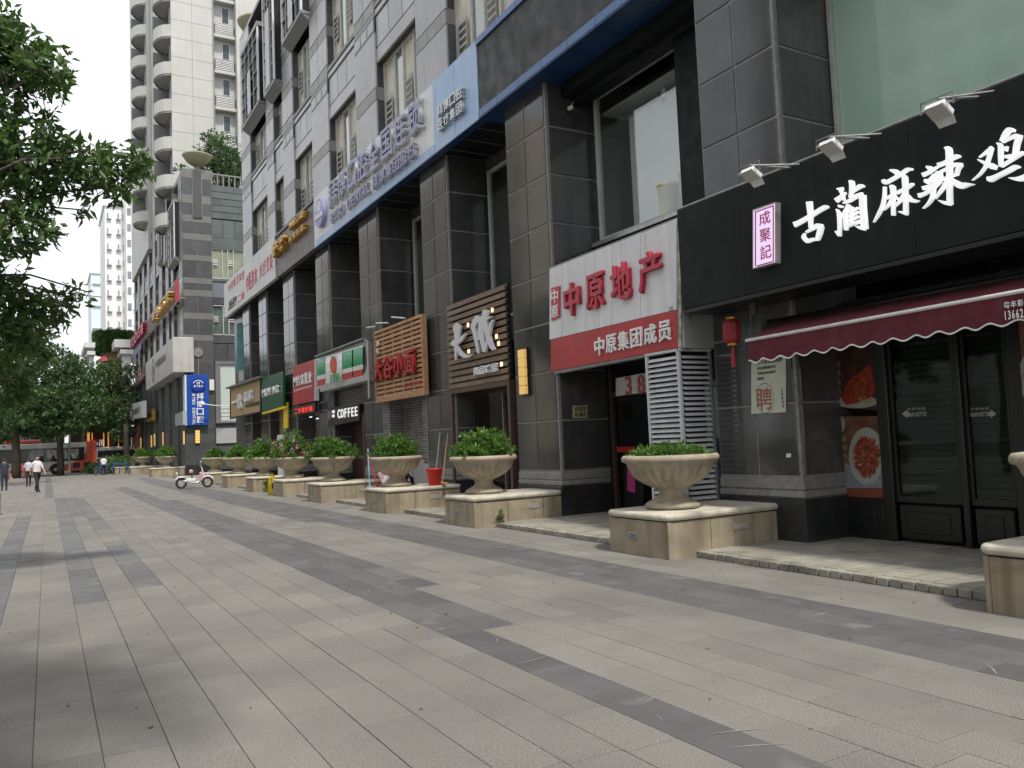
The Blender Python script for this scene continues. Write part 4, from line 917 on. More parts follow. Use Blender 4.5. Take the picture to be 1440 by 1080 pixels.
textq(t, onX(8.485), '小', (530, 488), (534, 487), (530, 480), wletter, .03, bold=.02); textq(t, onX(8.485), '吃', (530, 497.5), (534, 496.5), (530, 490), wletter, .03, bold=.02)
for (x0, y0_, x1, y1_, ll) in ((516, 461, 528, 459, 'lowest'), (529, 454.5, 546, 454, 'middle'), (551, 446, 570, 447.5, 'highest')): tag(MB().tube([onX(8.3)(x0, y0_), onX(8.3)(x1, y1_)], .025, 6).tube([onX(8.3)(x1, y1_), onX(8.7)(x1+4, y1_+4)], .012, 5).obj('tube_light', alu, None, loc=onX(8.3)(x0, y0_)), ll+' of three slim metal strip lights above the orange timber sign', 'light', 'strip lights above the timber sign')
# brick entrance below
brickm = M('grey_brick', (.17, .155, .155), (.12, .11, .11), scale=5, rough=.85, var=.35)
en = MB().box(9.25, 9.35, 19.7, 22.9, .07, 3.3).box(8.72, 9.25, 22.4, 22.93, .07, 3.3).box(8.72, 9.25, 19.68, 19.95, .07, 3.3).obj('brick_backing', M('white_mortar', (.4, .39, .38), rough=.9), b1_)
rr = 0
for r_ in range(40):
    z = .1+r_*.08
    if z > 3.2: break
    y = 19.95-(.12 if r_ % 2 else 0)
    while y < 22.4:
        a, b = max(y+.008, 19.97), min(y+.232, 22.4)
        if b-a > .04 and z > 1.1: bx('brick', brickm, en, 9.238, 9.27, round(a, 3), round(b, 3), round(z, 3), round(z+.064, 3)); rr += 1
        y += .24
    if z > 1.0:
        for (xa, xb) in (((8.73, 8.95), (8.96, 9.2)) if r_ % 2 else ((8.73, 8.84), (8.85, 9.2))): bx('brick', brickm, en, xa, xb, 19.665, 19.70, round(z, 3), round(z+.064, 3)); bx('brick', brickm, en, xa, xb, 22.385, 22.42, round(z, 3), round(z+.064, 3))
        bx('brick', brickm, en, 8.71, 8.74, 19.7, 19.94, round(z, 3), round(z+.064, 3)); bx('brick', brickm, en, 8.71, 8.74, 22.42, 22.9, round(z, 3), round(z+.064, 3))

# ---- green, white and red fruit shop sign
P = onX(8.25); t = thing('green_red_striped_sign', 'rounded light box sign striped green, white and red with a tomato above green characters', 'sign', P(447, 547))
tx = lambda x: x/7.2+400; ty = lambda y: y/7.2+460
topy = lambda x: ty(320-(x-325)*.288); boty = lambda x: ty(622-(x-340)*.235)
seg = [(328, 415, 'g'), (415, 585, 'w'), (585, 690, 'g'), (690, 798, 'g2')]
gs = M('sign_green', (.01, .3, .12), rough=.3); rs = M('sign_red', (.62, .02, .03), rough=.3); wsg = M('sign_white_face', (.82, .84, .82), rough=.3)
for (x0, x1, k) in seg:
    H = lambda x, f: topy(x)+(boty(x)-topy(x))*f
    Pf = lambda f: onX(8.25+.1*abs(f-.4)**2*4)
    def stripe(nm, m_, f0, f1, pad=0):
        mb = MB(); n = 4
        for q in range(n):
            a, b = f0+(f1-f0)*q/n, f0+(f1-f0)*(q+1)/n
            mb.face([Pf(b)(tx(x0+pad), H(x0+pad, b)), Pf(b)(tx(x1-pad), H(x1-pad, b)), Pf(a)(tx(x1-pad), H(x1-pad, a)), Pf(a)(tx(x0+pad), H(x0+pad, a))])
        mb.obj(nm, m_, t, fix=False)
    if k == 'w': stripe('white_panel', wsg, .0, 1)
    else: stripe('green_panel', gs, .04, .58, 6); stripe('white_panel', wsg, .58, .72, 2); stripe('red_panel', rs, .72, .95, 6); stripe('white_panel', wsg, .95, 1, 0); stripe('white_panel', wsg, 0, .04, 0)
y0f, y1f = P(511, 510).y, P(445, 520).y; zlo, zhi = P(480, 540).z-.02, P(480, 495).z+.04
bx('housing', alu, t, 8.36, 8.75, y0f-.02, y1f+.02, zlo-.05, zhi+.1, b=.02); bx('hood', steel, t, 8.2, 8.8, y0f-.05, y1f+.05, zhi+.1, zhi+.15)
m_ = MB(); m_.face(ell(onX(8.24), tx(492), ty(385), 33/7.2, 88/7.2, .0)); m_.obj('printed_tomato', M('tomato_red', (.6, .07, .03), rough=.4), t, fix=False)
m_ = MB(); cx, cy = tx(492), ty(300)
for a in range(5): m_.face([onX(8.235)(cx, cy+2), onX(8.235)(cx+math.cos(a*1.25)*5, cy-math.sin(a*1.25)*3), onX(8.235)(cx+1, cy)])
m_.obj('printed_stalk', gs, t, fix=False)
textq(t, onX(8.235), '百果园', (tx(460), ty(572)), (tx(552), ty(552)), (tx(460), ty(490)), gs, .01, bold=.05)
tag(MB().tube([onX(8.3)(513, 478), onX(8.3)(517, 480), onX(8.3)(518, 520), onX(8.3)(519, 560)], .03, 6).obj('metal_pole', alu, None, loc=onX(8.3)(519, 560)), 'thin silver pole hanging beside the green and red striped sign', 'pole')
# coffee sign
P = onX(8.722); y1s, y0s = P(461, 590).y, P(506, 590).y
t = thing('coffee_sign', 'black sign reading COFFEE in white capitals under dark louvres', 'sign', P(461, 595))
board('board_panel', dark, t, P, (461, 574, 600), (505, 567, 591), .04)
textq(t, onX(8.712), 'COFFEE', (475, 588.3), (504, 583.8), (475, 575.7), litw, .02, bold=.04, gap=.1)
textq(t, onX(8.712), '咖', (467.5, 581.5), (471, 581), (467.5, 577), litw, .02, bold=.01); textq(t, onX(8.712), '啡', (467.5, 587.5), (471, 587), (467.5, 583), litw, .02, bold=.01)
m_ = MB(); m_.face(ell(onX(8.712), 463, 584, 2.4, 7, .0, 16)); m_.obj('oval_emblem', M('mauve_print', (.25, .12, .16), rough=.5), t, fix=False)
yA, yB = PIL[4][1], PIL[5][0]
sb = MB().box(9.0, 9.06, yA+.03, yB-.03, P(480, 572).z, P(480, 540).z).obj('louvre_backing', blackf, b1_)
for i in range(14): z = P(480, 572).z+.05+i*.075; bx('louvre_slat', steel, sb, 8.93, 8.99, yA+.05, yB-.05, round(z, 3), round(z+.03, 3))
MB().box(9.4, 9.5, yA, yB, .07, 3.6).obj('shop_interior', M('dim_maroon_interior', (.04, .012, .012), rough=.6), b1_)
MB().box(8.72, 8.8, yA, yA+.12, .07, 2.6).obj('entrance_frame', M('maroon_frame', (.09, .02, .02), rough=.5), b1_)
# red agency sign
P = onX(8.5); t = thing('red_agency_sign', 'square red sign with white characters over a thin red lit sign', 'sign', P(412, 571))
board('red_face', red, t, P, (411.8, 515.6, 570.4), (442.2, 505, 563.5), .12); board('edge_strip', whitep, t, onX(8.49), (442.3, 505, 563.5), (443.4, 504.6, 563.3), .14)
textq(t, onX(8.495), 'M合富置业', (412.8, 544.5), (439.2, 538.3), (412.8, 530), wletter, .02, bold=.05); textq(t, onX(8.495), '合富辉煌集团成员', (412.8, 551), (439.2, 545.5), (412.8, 548.5), wletter, .01, bold=.01)
t = thing('red_letter_strip_sign', 'low dark strip sign with glowing red characters under the square red sign', 'sign', P(412, 583))
board('board_panel', blackf, t, P, (411, 573, 584), (443, 566, 580), .1); textq(t, onX(8.48), '二手楼按揭', (414, 582.5), (440, 578.5), (414, 575.5), M('lit_red', (.6, .02, .02), emit=(1, .05, .05), es=.5), .01, bold=.03)
yA, yB = PIL[5][1], PIL[6][0]
MB().box(9.5, 9.6, yA, yB, .07, 3.4).obj('shop_interior', M('poster_window_wall', (.12, .06, .05), (.3, .3, .28), scale=2.5, rough=.5), b1_)
for i in range(3): tag(bx('ceiling_lamp', lampm, None, 9.1, 9.14, yA+.5+i*.9, yA+.75+i*.9, 2.6+.1*i, 2.63+.1*i), ['nearest', 'middle', 'farthest'][i]+' small white strip lamp inside the shop below the red lit sign', 'lamp', 'strip lamps in the red sign shop')
# green sign, tan sign
P = onX(8.35); t = thing('green_shop_sign', 'dark green shop sign with raised white lettering and a yellow lower edge', 'sign', P(368, 581))
board('green_face', green, t, P, (368, 532, 580), (398, 521.7, 571), .1); board('yellow_edge', yel, t, P, (368.4, 580.2, 582.8), (400, 570.8, 574.3), .12)
textq(t, onX(8.34), 'MOYI家', (370.5, 558.6), (393.5, 552), (370.5, 548), wletter, .08, bold=.06)
t = thing('tan_shop_sign', 'tan shop sign with big white raised characters, farthest shop sign of the near building', 'sign', P(325, 588))
board('tan_face', tan, t, P, (324, 547.6, 588.5), (365.3, 534.6, 578.7), .12)
for l, r in (((323.2, 546, 589.5), (324.2, 546, 589)), ((365.3, 534, 579.5), (366.5, 533.5, 579)), ((323.2, 587.6, 589.5), (366.5, 578, 579.6)), ((322, 546, 547.4), (366.5, 532, 534))): board('dark_border', blackf, t, onX(8.33), l, r, .14)
textq(t, onX(8.33), '一欣', (328, 578), (343, 574), (328, 557), wletter, .1, bold=.04); textq(t, onX(8.33), '品粥', (344, 566), (357.5, 562), (344, 552), wletter, .08, bold=.03); textq(t, onX(8.33), 'YIXIN', (345, 574), (364, 569), (345, 569), ink, .03, bold=.01)
t = thing('canopy_cover', 'thin dark metal canopy strip above the tan shop sign', 'canopy', onX(8.2)(318, 547)); slab(mb := MB(), [onX(8.1)(317, 547), onX(8.1)(363, 531), onX(8.1)(363, 529), onX(8.1)(317, 545)], (1, 0, 0), .6); mb.obj('sheet', steel, t)
tag(board('yellow_banner', yel, None, onX(8.5), (398.5, 568, 603), (404, 566, 602), .05, loc=onX(8.5)(398.5, 603)), 'narrow upright yellow banner beside the green shop sign', 'banner')
t = thing('teal_side_sign', 'pale teal upright sign at the far end of the near building', 'sign', PX(336, 540, 8.9))
board('teal_face', M('teal_panel', (.12, .33, .33), (.2, .4, .4), scale=1.5, rough=.5), t, onY(43.2), (333, 455, 525), (347.5, 452, 522), .06, (0, 1, 0)); board('pale_foot', whitep, t, onY(43.15), (336, 522, 537), (347, 519, 534), .06, (0, 1, 0))
yA, yB = PIL[6][1], PIL[7][0]
MB().box(9.2, 9.3, yA, yB, .07, 3.6).box(9.3, 9.4, PIL[7][1], 41, .07, 3.6).obj('shop_interior', M('tan_interior', (.2, .14, .07), (.3, .21, .11), scale=.8, rough=.6), b1_)
tag(bx('louvre_cabinet', whitep, None, 8.62, 8.9, PX(397, 600, 8.62).y, PX(389.5, 600, 8.62).y, .07, 2.2), 'narrow white louvred cabinet left of the yellow banner', 'cabinet')

# wall lamps
def wall_lamp(c, w_, h_, label, ax='x', n=5, group='yellow wall lamps'):
    t = thing('wall_lamp', label, 'lamp', c, group)
    def B(nm, m_, u0, u1, z0, z1, d0, d1): return bx(nm, m_, t, c.x-d1 if ax == 'x' else c.x+u0, c.x-d0 if ax == 'x' else c.x+u1, c.y+u0 if ax == 'x' else c.y-d1, c.y+u1 if ax == 'x' else c.y-d0, c.z+z0, c.z+z1)
    B('frame', blackf, -w_/2-.02, w_/2+.02, -h_/2-.03, h_/2+.03, 0, .06)
    for i in range(n): B('shade', yellow, -w_/2, w_/2, -h_/2+h_*i/n+.008, -h_/2+h_*(i+1)/n-.008, .06, .13)
wall_lamp(PX(740.5, 523, 8.73), .24, .95, 'yellow five-cell wall lamp on the pillar left of the red and white agency sign')

# ================================================================ PLANTERS
def planter_box(y, L, xe, label, hz=.5, X0_=6.78, vent=True, vx=.3):
    t = thing('planter_plinth', label, 'plinth', (X0_, y, 0), 'stone plinths under the urns')
    z = hz-.035
    MB().box(X0_+.05, xe, y+.05, y+L-.05, -.02, z).obj('core', M('plinth_core', (.1, .085, .06), rough=.9), t)
    g_ = .004
    n = 3; xs_ = [X0_, X0_+.72, X0_+1.5, xe]
    for i in range(3):
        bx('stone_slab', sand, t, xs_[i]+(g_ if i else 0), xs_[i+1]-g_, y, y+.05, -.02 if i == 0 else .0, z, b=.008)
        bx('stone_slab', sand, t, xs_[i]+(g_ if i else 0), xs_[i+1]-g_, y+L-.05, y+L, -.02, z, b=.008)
    bx('stone_slab', sand, t, X0_-.004, X0_+.05, y+.055, y+L-.055, -.02, z-.002, b=.006)
    # rounded cap
    r = .075; pr = []; mb = MB(); ox = .035
    for k in range(7):
        a = -math.pi/2+math.pi*k/6; pr.append((ox-.045+.045*math.cos(a), z+.012+r*.62*(1+math.sin(a))))
    def ringpts(o, zz):
        rc = .07; P_ = []
        for (cx, cy, a0) in ((X0_+rc, y+rc, math.pi), (xe-rc, y+rc, 1.5*math.pi), (xe-rc, y+L-rc, 0), (X0_+rc, y+L-rc, .5*math.pi)):
            for q in range(4): a = a0+q*math.pi/6; P_.append((cx+(rc+o)*math.cos(a), cy+(rc+o)*math.sin(a), zz))
        return P_
    rg = [ringpts(o, zz) for o, zz in pr]; m = len(rg[0])
    for i in range(len(rg)-1):
        for q in range(m): mb.face([rg[i][q], rg[i][(q+1) % m], rg[i+1][(q+1) % m], rg[i+1][q]])
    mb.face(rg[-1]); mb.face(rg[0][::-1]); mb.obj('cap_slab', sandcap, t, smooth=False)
    if vent:
        vm = M('silver_plate', (.5, .5, .5), (.3, .3, .3), scale=30, rough=.4, metal=.6)
        f = MB().box(X0_-.012, X0_, y+L*.52, y+L*.52+.16, .2, .29, .004).obj('vent_plate', vm, t)
        f2 = MB().box(X0_+1.12, X0_+1.42, y-.01, y, .27, .36, .004).obj('vent_plate', M('stone_plate', (.4, .37, .32), (.25, .22, .19), scale=20, rough=.7), t)
        for k in range(4): bx('vent_rib', dark, f, X0_-.014, X0_-.011, y+L*.52+.02, y+L*.52+.14, .213+k*.019, .222+k*.019)
    return t
UP = [(.0, .0), (.37, .0), (.375, .04), (.33, .075), (.27, .105), (.2, .145), (.175, .19), (.185, .235), (.2, .25), (.21, .262), (.3, .3), (.41, .35), (.5, .415), (.555, .49), (.57, .53), (.58, .545), (.585, .58), (.6, .6), (.62, .625), (.65, .63), (.665, .655), (.66, .69), (.64, .715), (.6, .72), (.57, .70), (.55, .62), (.0, .6)]
BOWL = [(.2, .25), (.25, .272), (.31, .298), (.37, .328), (.43, .365), (.48, .402), (.52, .445), (.548, .485), (.564, .52), (.572, .54), (.58, .548)]+UP[16:]
urn0 = None
def urn(x, y, label, s=1.0, z=.585):
    global urn0
    t = thing('stone_urn', label, 'urn', (x, y, z), 'fluted stone urns')
    if urn0 is None:
        body = MB().lathe((x, y, z), BOWL, 192, flute=(1, 9, .055, 24)).obj('bowl', urnm, t, smooth=True)
        foot = MB().lathe((x, y, z), UP[:10], 40).obj('foot', urnm, t, smooth=True); so_ = MB().lathe((x, y, z), [(0, .655), (.56, .65)], 24).obj('soil', soil, t)
        MB().box(x-.38, x+.38, y-.38, y+.38, z-.002, z+.0).obj('pad', urnm, t) if False else None
        urn0 = t
    else:
        for ch in urn0.children: c = ch.copy(); col.objects.link(c); c.parent = t; WP[c.name] = Vector((x, y, z))
    t.scale = (s, s, s); t.rotation_euler = (0, 0, rnd.uniform(0, 6)); return t
def shrub(x, y, z, r, h, label, leaf=.085, n=260, flowers=None, cone=0, group='shrubs in the urns', lw=.2, m=None):
    t = thing('shrub', label, 'shrub', (x, y, z), group)
    st = MB()
    for k in range(9):
        a = k*.7; st.tube([(x+.1*math.cos(a), y+.1*math.sin(a), z-.05), (x+r*.45*math.cos(a), y+r*.45*math.sin(a), z+h*.35), (x+r*.75*math.cos(a+.2), y+r*.75*math.sin(a+.2), z+h*.75)], [.014, .01, .005], 5)
    st.obj('stem', bark, t)
    k = n; d = nrg.normal(size=(k, 3)); d[:, 2] = np.abs(d[:, 2]); d /= np.linalg.norm(d, axis=1)[:, None]
    q = (.35+.65*nrg.random((k, 1)))**.6; Pq = d*q*np.array([r, r, h])*(1+.14*nrg.normal(size=(k, 1)))+np.array([x, y, z])
    Cs, Ds = [], []
    for _ in range(13):
        dd = nrg.normal(size=(k, 3))*.8+d*.6+np.array([0, 0, .45]); dd /= np.linalg.norm(dd, axis=1)[:, None]; Cs.append(Pq+nrg.normal(size=(k, 3))*.012); Ds.append(dd)
    C = np.concatenate(Cs); D = np.concatenate(Ds); L = leaf*(.7+.6*nrg.random(len(C)))
    leaf_mesh('foliage', leaves(C, D, L, L*lw), m or leafb, t)
    if flowers:
        i = nrg.choice(k, 90); Pf = Pq[i]+np.array([0, 0, .04]); i2 = nrg.normal(size=(90*8, 3)); i2 /= np.linalg.norm(i2, axis=1)[:, None]
        L = np.full(720, .075); leaf_mesh('blossom', leaves(np.repeat(Pf, 8, 0)+nrg.normal(size=(720, 3))*.03, i2, L, L*.4), flowers, t)
    return t
UX = 7.42
names = ['at the right edge of the picture', 'nearest whole one, in front of the louvred screen', 'in front of the brown slatted sign entrance', 'below the orange timber sign, beside the red bucket', 'in front of the COFFEE entrance', 'with pink flowering shrub, behind the yellow floor sign', 'behind the pink-flowered one', 'third from the far end of the near row', 'farthest of the near row, by the electric scooter']
BOXY = [(2.75, 1.25), (7.96, 1.24), (13.32, 1.25), (17.77, 1.4), (22.93, 1.35), (27.16, 1.4), (31.6, 1.4), (36.7, 1.4), (42.0, 1.4)]
XE = [9.6, 8.95, 8.7, 8.7, 8.7, 8.7, 8.7, 8.7, 8.6]
UY = [3.32, 8.6, 14.1, 18.7, 23.75, 28.4, 32.7, 37.7, 43.4]
SH = [(.5, .1), (.50, .17), (.55, .52), (.5, .56), (.7, .56), (.7, .85), (.66, .66), (.56, .5), (.46, .45)]
SN = ['low green plant in the urn at the right edge', 'low bright green plant trimmed flat, in the nearest urn', 'rounded bright green shrub in the urn before the brown slatted sign', 'leafy green shrub in the urn under the orange timber sign', 'wide loose green shrub in the urn before the COFFEE entrance', 'shrub with pink blossom in the urn behind the yellow floor sign', 'green shrub in the urn just behind the pink blossom', 'green shrub in the urn before the dark end wall', 'small green shrub in the farthest urn of the near row']
for i in range(9):
    planter_box(BOXY[i][0], BOXY[i][1], XE[i], 'weathered stone plinth under the urn ' + names[i])
    urn(UX, UY[i], 'fluted stone urn ' + names[i])
    r, h = SH[i]; far = i > 3
    if i: shrub(UX, UY[i], 1.23, r, h, SN[i], leaf=.075 if i == 1 else (.09 if not far else .12), n=420 if i in (1, 2, 3) else 260, flowers=M('pink_blossom', (.6, .12, .35), (.75, .3, .5), scale=9, rough=.6) if i == 5 else None)
for (x, y, s_, lab, xe) in ((7.4, 62.9, 1.0, 'nearest urn of the far building, left of the electric scooter', 8.7), (7.0, 74.5, 1.0, 'of the far building beside the blue bicycles', 8.6)):
    planter_box(y-.7, 1.4, xe, 'stone plinth under the urn ' + lab, X0_=6.0 if y > 70 else 6.36, vent=False, hz=.55); urn(x, y, 'fluted stone urn ' + lab, 1.1, z=.63); shrub(x, y, 1.35, .75, .7, 'green shrub in the urn ' + lab, leaf=.16, n=200)
t = shrub(5.6, 82.5, .2, 1.3, 1.3, 'large rounded hedge bush beyond the blue bicycles', leaf=.2, n=400, group='hedge bushes at the plaza end'); shrub(4.2, 83.5, .1, 1.3, 1.1, 'brownish low hedge bush left of the green one', leaf=.2, n=350, group='hedge bushes at the plaza end', m=leafd)
planter_box(81, 2.2, 8.4, 'long low stone plinth at the far end of the urn row', X0_=5.2, vent=False)
tag(MB().tube([(7.5, 13.28, .02), (7.6, 13.2, .012), (7.3, 12.95, .014), (7.25, 13.2, .02)], .012, 6).tube([(7.32, 13.31, .02), (7.1, 13.28, .01), (6.95, 13.2, .012)], .01, 6).obj('loose_cable', M('grey_cable', (.3, .3, .28), rough=.6), None, loc=(7.5, 13.2, 0)), 'short loose grey cable lying by the corner of the second plinth', 'cable')
shrub(7.3, 13.26, .03, .07, .25, 'tiny weed growing at the foot of the second plinth', leaf=.05, n=12, group='weeds at the plinths'); shrub(7.35, 31.55, .05, .25, .4, 'green weed tuft at the foot of a far plinth', leaf=.1, n=30, group='weeds at the plinths')

# ================================================================ SMALL THINGS
# yellow wet floor sign
c = Vector((6.98, 29.5, 0)); t = thing('floor_sign', 'yellow folding wet floor sign beside the fifth urn plinth', 'floor sign', c)
for s_ in (1, -1):
    mb = MB(); q = [(c.x-.14, c.y-s_*.16, 0), (c.x+.14, c.y-s_*.16, 0), (c.x+.11, c.y-s_*.02, .66), (c.x-.11, c.y-s_*.02, .66)]; slab(mb, q, (0, s_, 0), .012); mb.obj('sign_panel', yel, t)
text('小心', (c.x-.09, c.y-.075, .48), (.18, 0, 0), (0, .03, .12), ink, t, .003); MB().box(c.x-.05, c.x+.05, c.y-.125, c.y-.115, .2, .4).obj('printed_figure', ink, t)
# red bucket, broom, mop behind the third urn
b = Vector((8.1, 17.95, .585)); t = thing('red_bucket', 'red plastic bucket on the third plinth', 'bucket', b)
MB().lathe(b, [(0, .0), (.14, 0), (.2, .36), (.215, .36), (.215, .39), (.19, .39), (.14, .03), (0, .02)], 20).obj('body', M('red_plastic', (.6, .02, .015), rough=.35), t, smooth=True); MB().tube([b+Vector((.2*math.cos(a), .02, .37-.1*math.sin(a))) for a in [math.pi*i/8 for i in range(9)]], .008, 5).obj('handle', steel, t)
def stick(name, label, p0, p1, m, r=.012, head=None, hm=None):
    t = thing(name, label, name.replace('_', ' '), p0); MB().tube([p0, p1], r, 6).obj('handle', m, t)
    if head: head(p0, t, hm)
def mophead(p, t, m):
    mb = MB(); r_ = random.Random(4)
    for k in range(26): a = r_.random()*6.28; l = r_.uniform(.12, .24); mb.tube([(p[0], p[1], p[2]+.1), (p[0]+math.cos(a)*l*.6, p[1]+math.sin(a)*l*.6, p[2]+.08), (p[0]+math.cos(a)*l, p[1]+math.sin(a)*l, p[2]+.01)], .012, 4)
    mb.obj('mop_head', m, t)
def plank(p, t, m): MB().box(p[0]-.05, p[0]+.05, p[1]-.25, p[1]+.25, p[2], p[2]+.05, .01).obj('head', m, t)
stick('broom', 'long handled broom with pale wood pole leaning by the brick entrance', (8.25, 17.85, .59), (8.66, 18.3, 1.8), M('pale_wood_pole', (.5, .33, .17), rough=.6), .014, plank, M('orange_bristle', (.5, .25, .06), rough=.9))
stick('green_mop', 'mop with pale green pole leaning by the brick entrance', (8.35, 18.5, .59), (8.66, 18.75, 1.85), M('pale_green_pole', (.35, .55, .35), rough=.5), .013, mophead, M('grey_mop', (.3, .32, .36), rough=.95))
stick('blue_mop', 'mop with light blue pole leaning behind the fourth urn', (8.1, 22.5, .3), (8.2, 22.85, 1.5), M('light_blue_pole', (.3, .5, .65), rough=.5), .02, mophead, M('pale_blue_mop', (.35, .5, .6), rough=.95))
stick('red_dustpan', 'red long-handled dustpan leaning behind the fourth urn', (8.2, 22.1, .35), (8.1, 22.5, 1.3), M('red_pole', (.5, .03, .03), rough=.5), .02, mophead, M('red_cloth', (.5, .04, .06), rough=.9))
t = thing('folded_umbrella', 'red and white folded cloth umbrella lying behind the fourth urn', 'umbrella', (8.3, 21.7, .3)); MB().tube([(8.3, 22.1, 1.1), (8.3, 21.8, .75), (8.3, 21.4, .35)], [.02, .2, .12], 8).obj('canopy', M('red_white_cloth', (.5, .04, .07), (.6, .6, .62), scale=8, rough=.9), t)
# moped wheel behind the third urn
t = thing('parked_moped', 'dark moped half hidden behind the third urn, grey mudguard showing', 'moped', (8.0, 19.4, .07))
MB().wheel((8.0, 19.3, .33+.25), .22, .05, 'x').obj('wheel', rubber, t, smooth=True)
MB().tube([(8, 19.3+.3*math.cos(a), .58+.3*math.sin(a)) for a in [i*.3 for i in range(9)]], .035, 6).obj('mudguard', alu, t); MB().box(7.85, 8.15, 19.5, 20.6, .45, .7, .05).tube([(8, 19.4, .6), (8, 19.6, 1.1)], .03, 6).obj('body', steel, t)

# people
def person(loc, yaw, label, H=1.7, shirt=shirtw, pants=trous, stride=.25, hairc=hairm, arms='short', bag=None, lean=0, longhair=False):
    t = thing('person', label, 'person', (0, 0, 0)); s = H/1.7
    J = {'pel': (0, 0, .93, .15), 'wst': (0, .0, 1.08, .135), 'chs': (0, .01+lean, 1.3, .165), 'nk0': (0, .01+lean, 1.46, .075), 'nk': (0, .02+lean, 1.52, .055), 'hd0': (0, .03+lean, 1.58, .08), 'hd': (0, .035+lean, 1.64, .095), 'top': (0, .03+lean, 1.7, .06)}
    E_ = [('pel', 'wst'), ('wst', 'chs'), ('chs', 'nk0'), ('nk0', 'nk'), ('nk', 'hd0'), ('hd0', 'hd'), ('hd', 'top')]
    for sd_, sg in ((1, 1), (-1, -1)):
        a = stride*sd_; n = str(sd_)
        J.update({'hip'+n: (.09*sg, .0, .86, .098), 'kn'+n: (.1*sg, a*.55+.03, .49, .066), 'an'+n: (.1*sg, a, .1+(.05 if a < 0 else 0), .045), 'ft'+n: (.11*sg, a+.14, .04, .042),
                  'sh'+n: (.17*sg, .01+lean, 1.41, .06), 'el'+n: (.23*sg, -a*.35-.02+lean, 1.14, .043), 'wr'+n: (.23*sg, -a*.7+.06+lean, .91, .03), 'ha'+n: (.225*sg, -a*.75+.09+lean, .82, .035)})
        E_ += [('pel', 'hip'+n), ('hip'+n, 'kn'+n), ('kn'+n, 'an'+n), ('an'+n, 'ft'+n), ('nk0', 'sh'+n), ('sh'+n, 'el'+n), ('el'+n, 'wr'+n), ('wr'+n, 'ha'+n)]
    ks = list(J); me = bpy.data.meshes.new('body'); me.from_pydata([tuple(v*s for v in J[k][:3]) for k in ks], [(ks.index(a), ks.index(b)) for a, b in E_], [])
    o = bpy.data.objects.new('body', me); col.objects.link(o); md = o.modifiers.new('s', 'SKIN'); sm = o.modifiers.new('u', 'SUBSURF'); sm.levels = 2
    for i, k in enumerate(ks): r = J[k][3]*s; me.skin_vertices[0].data[i].radius = (r*(1.25 if k in ('pel', 'wst', 'chs') else 1), r*(.85 if k in ('wst', 'chs') else 1))
    me.skin_vertices[0].data[0].use_root = True
    dg = bpy.context.evaluated_depsgraph_get(); dg.update(); m2 = bpy.data.meshes.new_from_object(o.evaluated_get(dg)); bpy.data.objects.remove(o)
    for m_ in (skin, shirt, pants, rubber): m2.materials.append(m_)
    for p in m2.polygons:
        c = p.center/s; z = c.z; side = abs(c.x) > .19
        k = 0
        if z < .09: k = 3
        elif z < .98 and not side: k = 2
        elif z < 1.5 and (not side or z > (1.18 if arms == 'short' else .93)): k = 1
        p.material_index = k; p.use_smooth = True
    b = bpy.data.objects.new('body', m2); link(b, t, (0, 0, 0))
    hx = (0, .0+lean*s, 1.645*s)
    mb = MB().ball((0, (.012+lean)*s, 1.655*s), .098*s, .11*s, .105*s, 12, 8)
    mb.f = [f for f in mb.f if not (sum(mb.v[i][1] for i in f)/4 > (.06+lean)*s and sum(mb.v[i][2] for i in f)/4 < 1.68*s) and sum(mb.v[i][2] for i in f)/4 > 1.6*s-(.15 if longhair else 0)]; mb.mi = [0]*len(mb.f)
    mb.obj('hair', hairc, t, smooth=True, fix=False)
    MB().ball((0, (.13+lean)*s, 1.63*s), .014*s, .02*s, .02*s, 6, 4).ball((.09*s, (.03+lean)*s, 1.63*s), .015*s, .02*s, .03*s, 6, 4).ball((-.09*s, (.03+lean)*s, 1.63*s), .015*s, .02*s, .03*s, 6, 4).obj('face_detail', skin, t, smooth=True)
    t.location = loc; t.rotation_euler = (0, 0, yaw)
    if bag: bg = thing('shoulder_bag', bag[1], 'bag', (0, 0, 0)); MB().box(-.06, .06, -.15, .15, .35, .62, .02).tube([(0, -.1, .6), (0, 0, .8), (0, .1, .6)], .01, 5).obj('bag_body', bag[0], bg); bg.location = Vector(loc)+Matrix.Rotation(yaw, 3, 'Z') @ Vector((.3, .05, .08)); bg.rotation_euler = (0, 0, yaw)
    return t
p = PZ(52, 692.5, 0); person((p.x, p.y, 0), rad(-150), 'man in white short-sleeved shirt and black trousers walking towards the viewer on the left', 1.72, stride=.3)
p = PZ(43, 684, 0); person((p.x-.1, p.y, 0), rad(10), 'person in pale grey shirt and dark trousers walking behind the man in white', 1.62, shirt=M('pale_grey_shirt', (.5, .5, .55), rough=.9), stride=.15)
p = PZ(6, 690.5, 0); person((p.x, p.y, 0), rad(5), 'dark-dressed person at the left edge under the trees carrying a tan bag', 1.68, shirt=navy, pants=navy, stride=.08, arms='short', bag=(M('tan_bag', (.45, .28, .14), rough=.6), 'tan hand bag held by the dark-dressed person at the left edge'))
p = PZ(143, 667.5, 0); person((p.x, p.y-3, 0), rad(0), 'woman in white top and dark trousers with black hair standing by the blue bicycles', 1.6, stride=.06, longhair=True)
p = PZ(34, 672, 0); person((p.x, p.y-2, 0), rad(0), 'small figure in red between the tree trunks by the bus', 1.25, shirt=M('red_top', (.45, .05, .04), rough=.9), pants=M('red_bottoms', (.3, .05, .04), rough=.9), stride=.04)

